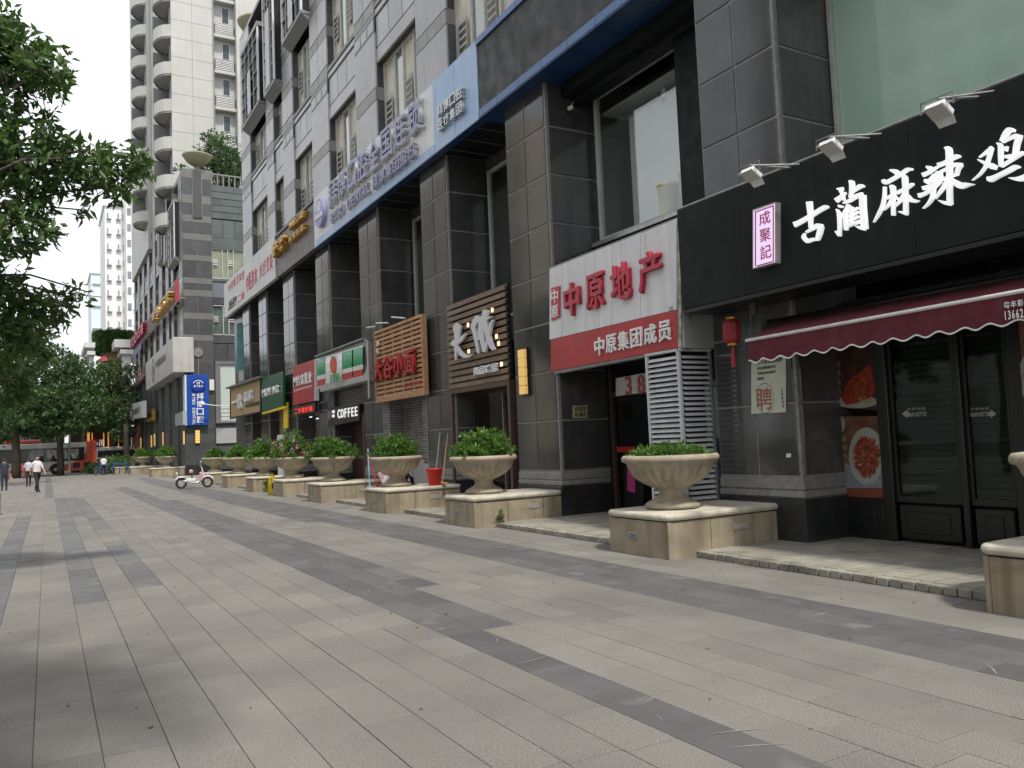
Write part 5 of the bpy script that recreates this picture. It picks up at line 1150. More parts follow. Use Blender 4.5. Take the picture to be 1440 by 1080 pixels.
# pale and pink electric scooter, side on
pL = PZ(255, 687.5, 0); pR = PZ(292, 685.5, 0); L_ = (pR-pL).length
t = thing('electric_scooter', 'small pink and white electric scooter parked side-on near the far building', 'scooter', (0, 0, 0))
pk = M('pink_plastic', (.65, .3, .36), rough=.35); wp = M('white_plastic', (.75, .74, .74), rough=.35)
for x in (0, L_):
    wh = MB().wheel((x, 0, .25), .2, .045).obj('wheel', rubber, t, smooth=True); rim = MB().wheel((x, 0, .25), .14, .018, n=20, m=6)
    for k in range(8): a = k*math.pi/4; rim.tube([(x, 0, .25), (x+.15*math.cos(a), 0, .25+.15*math.sin(a))], .01, 4)
    rim.obj('rim', alu, wh, smooth=True); MB().tube([(x+.27*math.cos(a), 0, .25+.27*math.sin(a)) for a in [.3+i*.3 for i in range(9)]], .04, 6).obj('mudguard', wp, t, smooth=True)
MB().tube([(.1, 0, .35), (.45, 0, .27), (L_-.4, 0, .24), (L_-.28, 0, .4), (L_-.2, 0, .62)], [.06, .08, .06, .05, .05], 8).obj('frame', wp, t, smooth=True)
MB().box(.2, .62, -.09, .09, .3, .45, .03).obj('battery_cover', wp, t); MB().box(L_-.34, L_-.2, -.12, .12, .3, .72, .04).obj('front_shield', pk, t)
MB().tube([(L_-.05, 0, .28), (L_-.16, 0, .6), (L_-.26, 0, .98)], .025, 8).obj('steering_column', wp, t); MB().tube([(L_-.3, -.28, 1.0), (L_-.24, 0, .98), (L_-.3, .28, 1.0)], .018, 6).tube([(L_-.3, .2, 1.0), (L_-.3, .2, 1.14)], .01, 5).ball((L_-.29, .2, 1.16), .05, .03, .04).obj('handlebar', alu, t)
MB().box(.3, .62, -.12, .12, .58, .68, .04).tube([(.45, 0, .3), (.45, 0, .6)], .03, 6).obj('seat', rubber, t); MB().box(.34, .5, -.14, .14, .66, .84, .05).obj('seat_back', pk, t)
MB().box(-.12, .24, -.1, .1, .5, .53, .01).tube([(-.05, 0, .27), (-.02, 0, .52)], .015, 5).tube([(-.15, 0, .5), (-.17, 0, .68)], .015, 5).box(-.2, -.14, -.05, .05, .64, .76, .01).obj('rear_rack', wp, t)
t.location = pL; t.rotation_euler = (0, 0, math.atan2(pR.y-pL.y, pR.x-pL.x)); t.scale = (1, 1, 1)

# blue shared bicycles
def bicycle():
    t = thing('blue_bicycle', 'blue shared bicycle standing in a small row at the plaza end', 'bicycle', (0, 0, 0), 'blue bicycles at the plaza end'); bm_ = M('blue_bike_paint', (.05, .1, .26), rough=.35)
    for x in (0, 1.05):
        w_ = MB().wheel((x, 0, .33), .3, .025, n=20, m=6).obj('wheel', rubber, t, smooth=True); sp = MB()
        for k in range(6): a = k*math.pi/6; sp.tube([(x-.3*math.cos(a), 0, .33-.3*math.sin(a)), (x+.3*math.cos(a), 0, .33+.3*math.sin(a))], .006, 4)
        sp.obj('spokes', alu, w_)
    MB().tube([(0, 0, .33), (.4, 0, .32), (.9, 0, .75), (1.05, 0, .33)], .03, 6).tube([(.4, 0, .32), (.28, 0, .85)], .025, 6).tube([(0, 0, .33), (.3, 0, .7)], .018, 6).tube([(.9, 0, .75), (.85, 0, 1.05)], .02, 6).obj('frame', bm_, t)
    MB().tube([(.75, -.25, 1.05), (.87, 0, 1.08), (.75, .25, 1.05)], .015, 6).obj('handlebar', rubber, t); MB().box(.16, .4, -.08, .08, .85, .92, .03).obj('saddle', rubber, t)
    MB().box(.98, 1.28, -.16, .16, .78, .98, .01).obj('basket', bm_, t); MB().tube([(-.32, 0, .4), (-.25, 0, .6), (0, 0, .69), (.2, 0, .6)], .03, 6).obj('mudguard', bm_, t)
    return t
bk0 = bicycle()
def dup(o, label=None):
    r = o.copy(); col.objects.link(r)
    if label: r['label'] = label
    for ch in list(o.children):
        c = ch.copy(); col.objects.link(c); c.parent = r
        for g_ in list(ch.children): d = g_.copy(); col.objects.link(d); d.parent = c
    return r
pb = PZ(164, 667, 0)
for i in range(5):
    o = bk0 if i == 0 else dup(bk0); o.location = (pb.x-1.6+i*.62, pb.y+.8*(i % 2)-i*.2, 0); o.rotation_euler = (0, 0, rad(60+i*9)); o['label'] = ['leftmost blue shared bicycle, beside the woman in white', 'second blue shared bicycle from the woman in white', 'middle blue shared bicycle of the row at the plaza end', 'blue shared bicycle next to last towards the urns', 'blue shared bicycle nearest the far urns'][i]

# bollard, left edge
p = PZ(1, 724, 0); t = thing('grey_bollard', 'dark grey bollard cut by the left edge', 'bollard', (p.x-.1, p.y, 0)); MB().lathe((p.x-.1, p.y, 0), [(.14, 0), (.14, .05), (.1, .06), (.1, .62), (.08, .68), (0, .7)], 16).obj('post', steel, t, smooth=True)

# ================================================================ BUS
def bus():
    L_, H, W = 12.0, 3.15, 2.5; t = thing('city_bus', 'long grey and red city bus passing on the road behind the trees', 'bus', (0, 0, 0))
    sil = M('bus_silver', (.8, .81, .8), rough=.3, coat=.3); rd = M('bus_red', (.7, .1, .04), rough=.3, coat=.3)
    MB().box(0, L_, -W/2, W/2, .35, 1.25, .05).box(0, L_, -W/2, W/2, 2.55, H-.1, .06).box(.03, L_-.03, -W/2+.04, W/2-.04, 1.25, 2.55).obj('body', [sil], t)
    b = MB()
    b.box(L_-.9, L_+.02, -W/2-.02, W/2+.02, .34, H, .05)
    b.face([(L_-.9, -W/2-.015, .36), (L_-.9, -W/2-.015, 2.1), (L_-1.9, -W/2-.015, 1.2), (L_-3.6, -W/2-.015, .7), (L_-4.4, -W/2-.015, .36)]); b.obj('red_rear_panel', rd, t)
    MB().box(0, L_-4.4, -W/2-.015, -W/2+.01, .36, .68).obj('red_skirt', rd, t)
    for (x0, x1) in ((-.0, 2.2), (4.2, 7.4)): MB().box(x0, x1, -.9, .9, H-.1, H+.32, .12).obj('roof_unit', rd, t)
    gl = M('bus_glass', (.02, .025, .025), rough=.06)
    MB().box(.1, L_-1.0, -W/2-.02, -W/2+.05, 1.3, 2.55).obj('glass_band', gl, t)
    for k in range(7):
        x = .3+k*1.5
        if k in (4, 5, 6): bx('lit_window', M('bus_window_view', (.6, .63, .6), (.2, .22, .21), scale=2.5, rough=.2), t, x, x+1.2, -W/2-.03, -W/2-.02, 1.5, 2.42)
        else: bx('window', M('bus_window_dark', (.05, .06, .055), (.1, .11, .1), scale=2, rough=.1), t, x, x+1.35, -W/2-.03, -W/2-.02, 1.45, 2.45)
    for x in (2.6, L_-3.4):
        wa = MB(); wa.face([(x+.62*math.cos(a), -W/2-.03, .5+.62*math.sin(a)) for a in [math.pi*i/14 for i in range(15)]]); wa.obj('wheel_arch', blackf, t, fix=False)
        wh = MB().wheel((x, -W/2+.1, .5), .33, .16).obj('wheel', rubber, t, smooth=True); m_ = MB().lathe((0, 0, 0), [(0, 0), (.2, 0), (.22, .06), (.3, .06)], 18); m_.v = [(x+v[0], -W/2-.04+v[2], .5+v[1]) for v in m_.v]; m_.obj('rim', alu, wh, smooth=True)
    for k in range(2): bx('vent_grille', blackf, t, L_-2.0+k*.9, L_-1.4+k*.9, -W/2-.03, -W/2-.021, .6, 1.1)
    r_ = random.Random(2)
    for k in range(6): x = 6.6+k*.75+r_.random()*.3; MB().ball((x, -W/2-.036, 1.75), .13, .01, .15).ball((x, -W/2-.036, 1.5), .22, .01, .18).obj('passenger_silhouette', blackf, t, smooth=True) if r_.random() < .8 else None
    return t
bt = bus(); pe = PZ(133, 664.5, 0); bt.rotation_euler = (0, 0, rad(1.5)); bt.location = (4.15-12.0, 90.2, 0)
# pale van beyond
t = thing('white_van', 'white van half hidden behind the woman and the bus rear', 'van', (4.6, 97, 0)); MB().box(4.6, 9.2, 97, 99, .3, 2.6, .12).obj('body', wp, t); MB().box(4.7, 9.1, 96.98, 97.0, 1.5, 2.2).obj('window', blackf, t)
for x in (5.4, 8.3): MB().wheel((x, 97.05, .35), .22, .12).obj('wheel', rubber, t, smooth=True)

# ================================================================ BUILDING 2
Y2 = 62.0; b2_ = thing('far_office_building', 'second dark granite building beyond the gap, with banded corner pilaster and grey bank sign', 'building', (8.6, Y2, 0))
fl = lambda y: 103.3-y
W2 = [(-3.5, -.6), (.2, 3.0), (4.8, 7.8), (9.6, 12.6), (14.4, 17.4), (19.25, 22.3), (24.1, 27.0), (29.0, 31.55), (33.2, 34.75), (36.05, 39.3)]
upper(b2_, W2[2:], 3.6, 40.9, 8.62, None, {5: (17.5, 22.0), 6: (16.6, 22.0), 7: (15.8, 20.6)}, flip=fl, wood_=M('mid_grey_granite', (.15, .15, .155), (.19, .19, .19), scale=1, rough=.35, var=.1))
MB().box(8.8, 26, Y2+.62, 99.7, .05, 8.9).box(9.2, 26, Y2+.62, 99.5, 8.9, 21.3).box(8.62, 9.3, Y2+.3, 99.7, 22.0, 22.4).obj('building_core', dgran, b2_)
z_ = lambda y, x=280: PY(x, y, Y2).z
# corner pilaster, banded
xp = 10.62; pil = MB().box(8.65, xp-.02, Y2+.03, Y2+.6, .05, 22.5).obj('corner_pilaster', joint, b2_)
bands = [(256, 264), (290, 301), (320, 329), (343, 349), (369, 375), (399, 404), (409, 416), (440, 448), (471, 480)]
bands = [(240, 252), (275, 287), (303, 313), (329, 338), (359, 367), (391, 399), (408, 417), (440, 449), (471, 479)]
zs = []
for a, b in bands: zs.append((z_(b), z_(a)))
zs = sorted(zs); cur = 8.0; tiers = []
for a, b in zs: tiers += [(cur, a, 0), (a, b, 1)]; cur = b
tiers.append((cur, 22.5, 0)); low = [.7, 2.3, 3.9, 5.5, 6.8, 8.0]
for i in range(5): bx('stone_panel', dgran, pil, 8.6, xp, Y2-.0, Y2+.08, low[i]+.01, low[i+1]-.01, b=.006)
MB().box(8.56, xp+.03, Y2-.05, Y2+.08, .05, .68).obj('plinth', plinth_m, pil)
for a, b, k in tiers:
    if b-a < .1: continue
    m = (8.6+xp)/2
    if k: bx('stone_panel', M('mid_band_granite', (.155, .152, .145), (.18, .177, .17), scale=2, rough=.4, streak=((.1, .1, .095), .4)), pil, 8.59, xp, Y2-.01, Y2+.08, round(a, 3), round(b, 3), b=.005)
    else:
        for (u, v) in ((8.6, m-.015), (m+.015, xp)): bx('stone_panel', dgran, pil, u, v, Y2, Y2+.08, round(a+.01, 3), round(b-.01, 3), b=.006)
bx('pendant_stone', dgran, pil, 9.35, 9.95, Y2-.1, Y2, z_(307), 22.3, b=.02); bx('pendant_stone', band_m, pil, 9.3, 9.35, Y2-.06, Y2, z_(305), 22.4, b=.01); bx('pendant_stone', band_m, pil, 9.95, 10.0, Y2-.06, Y2, z_(305), 22.4, b=.01)
# recessed end wall with boards, panels and windows
Ye = Y2+.25; xe = 17
def ew(nm, m, x0, x1, ya, yb, d0=0, d1=.1, p=None, **k): return bx(nm, m, p or b2_, x0, x1, Ye-d0, Ye+d1, z_(yb, 320), z_(ya, 320), **k)
for i in range(5): ew('stone_board', grnsl, xp, xe, 261+i*9.4, 261+i*9.4+8.8, .02+.01*(i % 2), .1, b=.01)
ew('stone_board', grnsl, xp, xe, 334.5, 349, .06, .1)
for i in range(5): ew('stone_panel', grnsl, xp+i*.86+.01, xp+(i+1)*.86-.01, 309, 334, .0, .1, b=.01)
for i in range(7, 8): pass
def end_window(ya, yb, sheer=True):
    fr = MB(); z0, z1 = z_(yb, 320), z_(ya, 320)
    for x in (xp, xp+.75, xp+1.15, xp+1.55, xp+2.3, xp+2.7, xp+3.2): fr.box(x, x+.05, Ye-.03, Ye+.1, z0, z1)
    fr.box(xp, xe, Ye-.03, Ye+.1, z0, z0+.06); fr.box(xp, xe, Ye-.03, Ye+.1, z1-.06, z1)
    f = fr.obj('window', M('pale_window_metal', (.55, .55, .52)), b2_)
    bx('pane', glassw, f, xp, xe, Ye+.04, Ye+.05, z0, z1); bx('curtain', curtain_m if sheer else M('grey_curtain', (.2, .22, .21), (.3, .32, .3), scale=2, rough=.8), f, xp, xe, Ye+.09, Ye+.12, z0, z1)
    for x in (xp+.1, xp+1.2, xp+2.35):
        for q in range(3): bx('louvre_slat', whitep, f, x, x+.33, Ye-.05, Ye-.02, z0+(z1-z0)*.45+q*.16, z0+(z1-z0)*.45+q*.16+.06)
end_window(349, 392); ew('stone_board', grnsl, xp, xe, 392, 396, .04, .1)
for i in range(4): ew('stone_panel', M('blue_grey_spandrel', (.17, .19, .22), rough=.3), xp+i*1.05+.01, xp+(i+1)*1.05-.01, 397, 418, 0, .1, b=.01)
ew('stone_board', dgran, xp, xe, 418, 428, .04, .1); end_window(429, 471, False); ew('stone_board', dgran, xp, xe, 472, 482, .04, .1)
for i in range(4): ew('stone_panel', dgran, xp+i*1.05+.01, xp+(i+1)*1.05-.01, 482.5, 508, 0, .1, b=.01)
for i in range(8):
    za = z_(510, 320)-i*.98
    if za > 1: bx('stone_panel', dgran, b2_, xp, xe, Ye+.02, Ye+.12, round(max(za-.97, .1), 3), round(za, 3), b=.006)
fw = MB(); wx0, wx1 = PY(303, 560, Ye).x, 13.4; wz0, wz1 = z_(592, 320), z_(512, 320)
fw.box(wx0, wx0+.35, Ye-.12, Ye+.1, wz0, wz1, .01).box(wx1, wx1+.3, Ye-.12, Ye+.1, wz0, wz1, .01).box(wx0, wx1+.3, Ye-.14, Ye+.1, wz1, wz1+.2, .01).box(wx0, wx1+.3, Ye-.14, Ye+.1, wz0-.15, wz0, .01)
f = fw.obj('window', steel, b2_); bx('pane', M('frosted_glass', (.5, .56, .52), rough=.25), f, wx0+.35, wx1, Ye-.02, Ye, wz0, wz1)
for q in range(4): bx('guard_bar', whitep, f, wx0+.35, wx1, Ye-.05, Ye-.03, wz0+.1+q*.28, wz0+.14+q*.28)
tb = bx('air_vent_box', M('pale_vent', (.36, .36, .35), rough=.6), None, PY(304, 610, Ye-.1).x, PY(337, 610, Ye-.1).x, Ye-.1, Ye+.0, z_(623, 320), z_(602, 320)); tag(tb, 'pale louvred vent box low on the end wall of the far building', 'vent')
tag(bx('air_conditioner', whitep, None, PY(294, 545, Y2).x, PY(300.5, 545, Y2).x, Y2-.2, Y2+.2, z_(549), z_(534)), 'small white air conditioner beside the blue upright sign', 'air conditioner')
# parapet rail and rooftop bush
rl = thing('roof_railing', 'pale roof railing under the rooftop bush', 'railing', (xp, Y2+.4, 21.4)); 
for i in range(12): bx('baluster', joint, rl, xp+.1+i*.42, xp+.18+i*.42, Y2+.4, Y2+.5, 21.45, 22.35)
bx('top_rail', joint, rl, xp, 15.6, Y2+.38, Y2+.52, 22.35, 22.45)
t = thing('rooftop_bush', 'dense dark bush growing on the roof corner of the far building', 'bush', (12.3, Y2+2.2, 21.3))
MB().tube([(12.3, Y2+2.2, 21.3), (12.4, Y2+2.2, 23.5), (12.1, Y2+2, 25.5)], [.15, .1, .05], 6).obj('trunk', bark, t)
pc = lambda x, y: tuple(PY(x, y, Y2+2))
V = foliage([(pc(308, 215), (1.5, 1.3, 1.3)), (pc(322, 235), (1.7, 1.3, 1.4)), (pc(290, 222), (.9, .9, .8)), (pc(300, 196), (.9, .7, .6)), (pc(335, 240), (1.0, 1, 1.0)), (pc(283, 232), (.6, .6, .5)), (pc(313, 250), (1.6, 1.2, .8)), (pc(254, 237), (.5, .4, .3)), (pc(290, 195), (.5, .5, .3))], 95, .2, .26, nl=8)
leaf_mesh('crown', V, leafd, t)
# lower pillars and shopfronts of the far building
for i in range(8):
    ya = Y2+4.2+i*4.8; p = MB().box(8.62, 9.8, ya, ya+1.5, .05, 8.85).obj('pillar', joint, b2_)
    for z0, z1 in ((.1, 1.8), (1.82, 3.5), (3.52, 5.2), (5.22, 7.0), (7.02, 8.8)): bx('stone_panel', dgran, p, 8.58, 8.64, ya+.01, ya+1.49, z0, z1, b=.008); bx('stone_panel', dgran, p, 8.65, 9.8, ya-.03, ya+.02, z0, z1, b=.008)
# bank sign box
Xb = PY(243, 500, Y2-.4).x; t = thing('bank_sign_box', 'large plain grey-white sign box with a round grey emblem on the far building', 'sign', (Xb, Y2-.4, 8.4))
PB = onX(Xb); yfar = PB(205, 530).y; zt_, zb_ = PY(253, 474, Y2-.4).z, PY(253, 523.5, Y2-.4).z
MB().box(Xb, 9.2, Y2-.4, yfar, zb_, zt_, .03).obj('sign_box', M('bank_grey', (.50, .49, .46), (.42, .41, .38), scale=.8, rough=.5, streak=((.3, .29, .26), .5)), t)
gy = M('grey_letter', (.16, .16, .17), rough=.5); cc = onX(Xb-.01)(215.5, 521); mr_ = MB()
for i in range(24):
    a, b = 2*math.pi*i/24, 2*math.pi*(i+1)/24; f = lambda q, r: Vector((Xb-.02, cc.y-math.cos(q)*r, cc.z+math.sin(q)*r)); mr_.face([f(a, .8), f(a, 1.02), f(b, 1.02), f(b, .8)]); mr_.face([f(a, 0), f(a, .4), f(b, .4)])
mr_.obj('round_emblem', gy, t, fix=False); textq(t, onX(Xb-.02), '中国银行', (219, 518), (233, 507), (219, 509), gy, .03, bold=.02)
# slanted gold and red letter sign on a frame
Xg = PY(247, 410, Y2-.5).x; t = thing('gold_red_frame_sign', 'long open-frame roof sign with gold and red letters climbing along the far building', 'sign', (Xg, Y2-.5, 11))
PG = onX(Xg); yf = PG(187, 490).y; g0, g1 = PY(247, 424, Y2-.5).z, PY(247, 395, Y2-.5).z
frm = MB()
for k in range(12): frm.box(Xg, Xg+.05, Y2-.4, yf, g0+(g1-g0)*k/12, g0+(g1-g0)*k/12+.04)
for k in range(9): frm.box(Xg+.05, 8.7, Y2-.3+k*3.4, Y2-.22+k*3.4, g0+.3, g0+.36); frm.box(Xg+.03, Xg+.08, Y2-.3+k*3.4, Y2-.22+k*3.4, g0, g1)
frm.obj('letter_frame', M('pink_grey_frame', (.34, .26, .25), rough=.5), t)
bx('red_end_board', M('dull_red_board', (.32, .04, .06), rough=.5), t, Xg-.05, PY(252, 410, Y2-.5).x, Y2-.55, Y2-.45, g0, g1+.05)
textq(t, onX(Xg-.03), '金色酒店', (219, 455), (245, 417), (219, 442), gold, .35, bold=.05, side=gold)
textq(t, onX(Xg-.05), '新世纪大酒楼', (187, 492), (206, 470), (187, 478), redl, .3, bold=.05, side=redl); bx('blue_lower_board', M('dull_blue_board', (.1, .13, .3), rough=.5), t, Xg-.02, Xg+.02, Y2+24, yf, g0-.5, g0+.1)
# flower rack sign, white sign, small yellow sign
t = thing('floral_letter_sign', 'row of pale pink cut-out blossoms and letters over the far shops', 'sign', onX(8.2)(183, 550)); r_ = random.Random(9); mb = MB()
for k in range(70): u = r_.random(); x = 183.5+u*20; y = 549-u*21-r_.uniform(0, 17); c = onX(8.2)(x, y); mb.ball(c, .05, .35*r_.uniform(.5, 1), .22*r_.uniform(.5, 1), 6, 4)
mb.obj('blossom_cutouts', M('dusty_pink_metal', (.5, .42, .38), (.3, .13, .1), scale=1.5, rough=.5), t); board('brown_rail', M('rust_rail', (.2, .1, .08), rough=.6), t, onX(8.3), (183, 546, 553), (205, 519, 530), .1)
def far_sign(l, r, X, m, name, label, s=None, sm=None, bb=None):
    t = thing(name, label, 'sign', onX(X)(l[0], l[2])); board('board', m, t, onX(X), l, r, .25)
    if s: textq(t, onX(X-.02), s, *bb, sm, .04, bold=.04)
    return t
far_sign((182, 569, 590), (202, 563.5, 587), 7.6, whitep, 'white_projecting_sign', 'white box sign with dark blue lettering at the far shops', '喜临门', gy, ((186, 584.5), (197, 582), (186, 577)))
far_sign((205, 580, 594), (214.5, 575, 591), 8.3, M('amber_sign', (.45, .3, .07), rough=.5), 'amber_sign', 'small amber sign on the far building pillar', '茶业', ink, ((206, 589), (213.5, 586.5), (206, 582.5)))
far_sign((246, 583, 599), (257, 578, 597), 8.0, M('pale_teal_glass', (.4, .47, .46), rough=.3), 'pale_teal_sign', 'small pale teal sign just left of the blue upright dental sign')
# blue upright dental sign
Yb = Y2-.35; PBl = onY(Yb); xl, xr = PBl(262.5, 560).x, PBl(293, 560).x; zb2, zt2 = PBl(278, 598).z, PBl(278, 527).z
t = thing('blue_upright_sign', 'tall blue sign with white vertical BYBO DENTAL lettering on the corner pilaster', 'sign', (xl, Yb, zb2))
MB().box(xl, xr, Yb, Yb+.3, zb2, zt2, .02).obj('blue_box', M('sign_cobalt', (.015, .07, .36), rough=.35), t); bx('pale_side', M('pale_cyan_edge', (.6, .7, .72), rough=.4), t, xl-.12, xl-.005, Yb, Yb+.9, zb2+.02, zt2-.02)
PT = onY(Yb-.01)
for i, ch in enumerate('拜博口腔'): text(ch, PT(276.3, 562.3+i*10.8), (.5, 0, 0), (0, 0, .5), wletter, t, .02, bold=.03)
U = PT(274.5, 594)-PT(274.5, 553); U.x = U.y = 0; O = PT(270.3, 553.5)
text('BYBO DENTAL', (O.x, Yb-.01, O.z), (0, 0, -2.25), (.2, 0, 0), wletter, t, .02, bold=.03, gap=.06)
c = PT(278.5, 541.5); m_ = MB()
m_.tube([(c.x, Yb-.02, c.z), (c.x, Yb-.12, c.z)], .48, 28); m_.obj('round_badge', M('sign_cobalt_dark', (.01, .045, .28), rough=.3), t)
text('BYBO', (c.x-.32, Yb-.13, c.z-.16), (.64, 0, 0), (0, 0, .15), wletter, t, .01, bold=.03); text('M', (c.x-.1, Yb-.13, c.z+.03), (.2, 0, 0), (0, 0, .2), wletter, t, .01, bold=.05, split=False); m_ = MB()
for i in range(12):
    a, b = math.pi*(.12+.76*i/12), math.pi*(.12+.76*(i+1)/12); f = lambda q, r: (c.x+math.cos(q)*r, Yb-.125, c.z+math.sin(q)*r*.95); m_.face([f(a, .33), f(b, .33), f(b, .38), f(a, .38)])
m_.obj('badge_arc', wletter, t, fix=False)
tag(MB().lathe((PY(278, 500, Y2-.08).x, 0, 0), [(0, 0)], 3).obj('x', joint, None), None) if False else None
c = PY(278.7, 495.5, Y2-.06); t = thing('round_stone_disc', 'round grey disc and thin stem on the pilaster above the blue sign', 'ornament', c)
MB().tube([(c.x, Y2, c.z), (c.x, Y2-.08, c.z)], .34, 20).obj('disc', band_m, t); bx('stem', band_m, t, c.x-.03, c.x+.03, Y2-.03, Y2-.001, zt2+.05, c.z-.3)
c = PY(286, 567, Y2-1.2); c = PY(285.5, 568, Y2-1.0); t = thing('globe_lamp', 'white globe on a thin bracket arm beside the blue upright sign', 'lamp', c); MB().ball(c, .14).obj('globe', whitep, t, smooth=True); MB().tube([c, PY(300, 570, Y2-1), PY(325, 571, Y2-.6)], .035, 6).obj('arm', whitep, t)
for i, (x, y, a_, lab) in enumerate(((277.5, 614, 'y', 'yellow wall lamp on the banded corner pilaster under the blue sign'), (260.5, 615.5, 'x', 'yellow wall lamp just round the corner from the blue sign'))):
    wall_lamp((PY if a_ == 'y' else PX)(x, y, Y2 if a_ == 'y' else 8.55), .3, .95, lab, ax=a_)
for x, y, lab in ((231, 617, 'yellow wall lamp on the second far pillar'), (219, 618.5, 'right of the close pair of yellow wall lamps on the far shops'), (214.5, 620.5, 'left of the close pair of yellow wall lamps on the far shops'), (199.5, 623, 'yellow wall lamp farthest along the far building')): wall_lamp(PX(x, y, 8.5), .6 if x < 220 else .4, 1.1, lab)
tag(board('terracotta_shopfront', M('terracotta', (.3, .13, .09), rough=.7), None, onX(8.3), (185, 600, 648), (195, 597, 650), .3, loc=onX(8.3)(185, 648)), 'terracotta coloured shopfront panel at the far end of the shops', 'shopfront')

# ================================================================ WHITE TOWER
mosaic = M('white_mosaic', (.46, .46, .43), (.52, .52, .49), scale=.5, rough=.45, streak=((.4, .4, .38), .4)); YT = 66.8
t = thing('balcony_tower', 'tall white tiled apartment tower with curved balconies rising behind the dark building', 'building', (8.6, YT, 22.4))
xj = PY(270.7, 100, YT).x; x1 = PY(300.5, 100, YT).x; x2 = PY(331, 100, YT).x
MB().box(8.66, x1-.03, YT+.04, 81, 21, 84).box(x1, x2, YT+.5, 81, 21, 84).box(x2, 22, YT-.6, 81, 21, 84).box(8.35, 10, 82, 99, 21, 84).obj('wall', mosaic, t)
fh = 3.05; ztop = 50
gl_ = M('tower_window_glass', (.05, .07, .08), rough=.08); gry = M('shade_and_plain_grey', (.3, .3, .3), (.22, .22, .22), scale=.7, rough=.8); railm = M('tan_balcony_rail', (.46, .38, .29), (.5, .44, .36), scale=2, rough=.6); jm = M('tile_joint', (.3, .31, .31), rough=.8)  # balcony grey has the recess shade in its colour; plain parts share it
for k in range(16):
    z = 22.2+k*fh/2*1.0
for k in range(0, 22):
    z = 22.4+k*fh/2
    if z > 46.5: break
    for (a, b) in ((8.62, xj-.02), (xj+.02, x1)): bx('tile_panel', mosaic, t, a, b, YT, YT+.05, z+.02, z+fh/2-.02)
MB().box(8.66, x1, YT+.01, YT+.03, 22, 47).obj('tile_joint', jm, t)
zoff = PY(240, 96, YT).z   # a balcony slab level
def balcony(y0, y1, X0_, z, label=None):
    n = 10; m_ = MB(); outl = [(X0_-1.15*math.sin(math.pi*i/n)**.55, y0+(y1-y0)*i/n) for i in range(n+1)]
    def rib(za, zb, o=0):
        for i in range(n): (xa, ya_), (xb, yb_) = outl[i], outl[i+1]; m_.face([(xa-o, ya_, za), (xb-o, yb_, za), (xb-o, yb_, zb), (xa-o, ya_, zb)])
    rib(z-.35, z+.62); m_.face([(x, y, z-.35) for x, y in outl]); m_.face([(x, y, z+.1) for x, y in outl]); m_.face([(x, y, z+.62) for x, y in outl][:0] or [(X0_, y0, z+.62), (X0_, y0, z+.6), (X0_, y1, z+.62)])
    b = m_.obj('balcony', mosaic, t, fix=False); m_ = MB()
    for i in range(6, n): (xa, ya_), (xb, yb_) = outl[i], outl[i+1]; m_.face([(xa+.08, ya_, z+.6), (xb+.08, yb_, z+.6), (xb+.08, yb_, z+1.15), (xa+.08, ya_, z+1.15)])
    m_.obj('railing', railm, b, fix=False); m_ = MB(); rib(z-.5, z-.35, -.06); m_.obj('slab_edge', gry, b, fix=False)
    bx('partition', gry, b, X0_-1.0, X0_, y1-.12, y1-.02, z+.1, z+2.7); bx('recess_wall', gry, b, X0_-.05, X0_-.01, y0, y1-.12, z+.62, z+2.7)  # opening filled with the grey that carries its painted shade
    bx('balcony_door', gl_, b, X0_-.08, X0_, (y0+y1)/2-.5, (y0+y1)/2+1.2, z+.1, z+2.2)
for k in range(-1, 9): balcony(YT+.05, YT+3.6, 8.66, zoff+(k-3)*fh)
zo2 = PY(208, 130, 82.2).z
for k in range(-2, 12):
    if zo2+(k-6)*fh > 21.5 and zo2+(k-6)*fh < 50: balcony(82.1, 85.8, 8.35, zo2+(k-6)*fh)
za0 = PY(312, 97, YT).z
for k in range(-3, 6):
    z = za0+(k-2)*fh
    if z < 22.6: continue
    s_ = bx('air_conditioner_ledge', mosaic, t, x1+.05, x2, YT-.1, YT+.5, z-.45, z-.15, b=.04); g_ = bx('louvre_frame', gry, s_, x1+.12, x2-.1, YT-.02, YT+.45, z-.15, z+.8)
    for q in range(6): bx('louvre_slat', whitep, g_, x1+.15, x2-.14, YT-.07, YT-.03, z-.08+q*.14, z-.02+q*.14) if False else None
    lm = MB()
    for q in range(6): lm.box(x1+.15, x2-.14, YT-.07, YT-.03, z-.08+q*.14, z-.02+q*.14)
    lm.obj('louvre_slats', whitep, g_); w_ = bx('window', whitep, t, x1+1.35, x1+2.0, YT+.42, YT+.5, z+1.0, z+2.3) if False else bx('window', whitep, t, x2-.95, x2-.35, YT+.42, YT+.5, z-2.0, z-.65); bx('pane', gl_, w_, x2-.9, x2-.4, YT+.4, YT+.42, z-1.95, z-.7)
MB().tube([(x1, YT-.05, 22), (x1, YT-.05, 48)], .06, 6).obj('drain_pipe', gry, t)

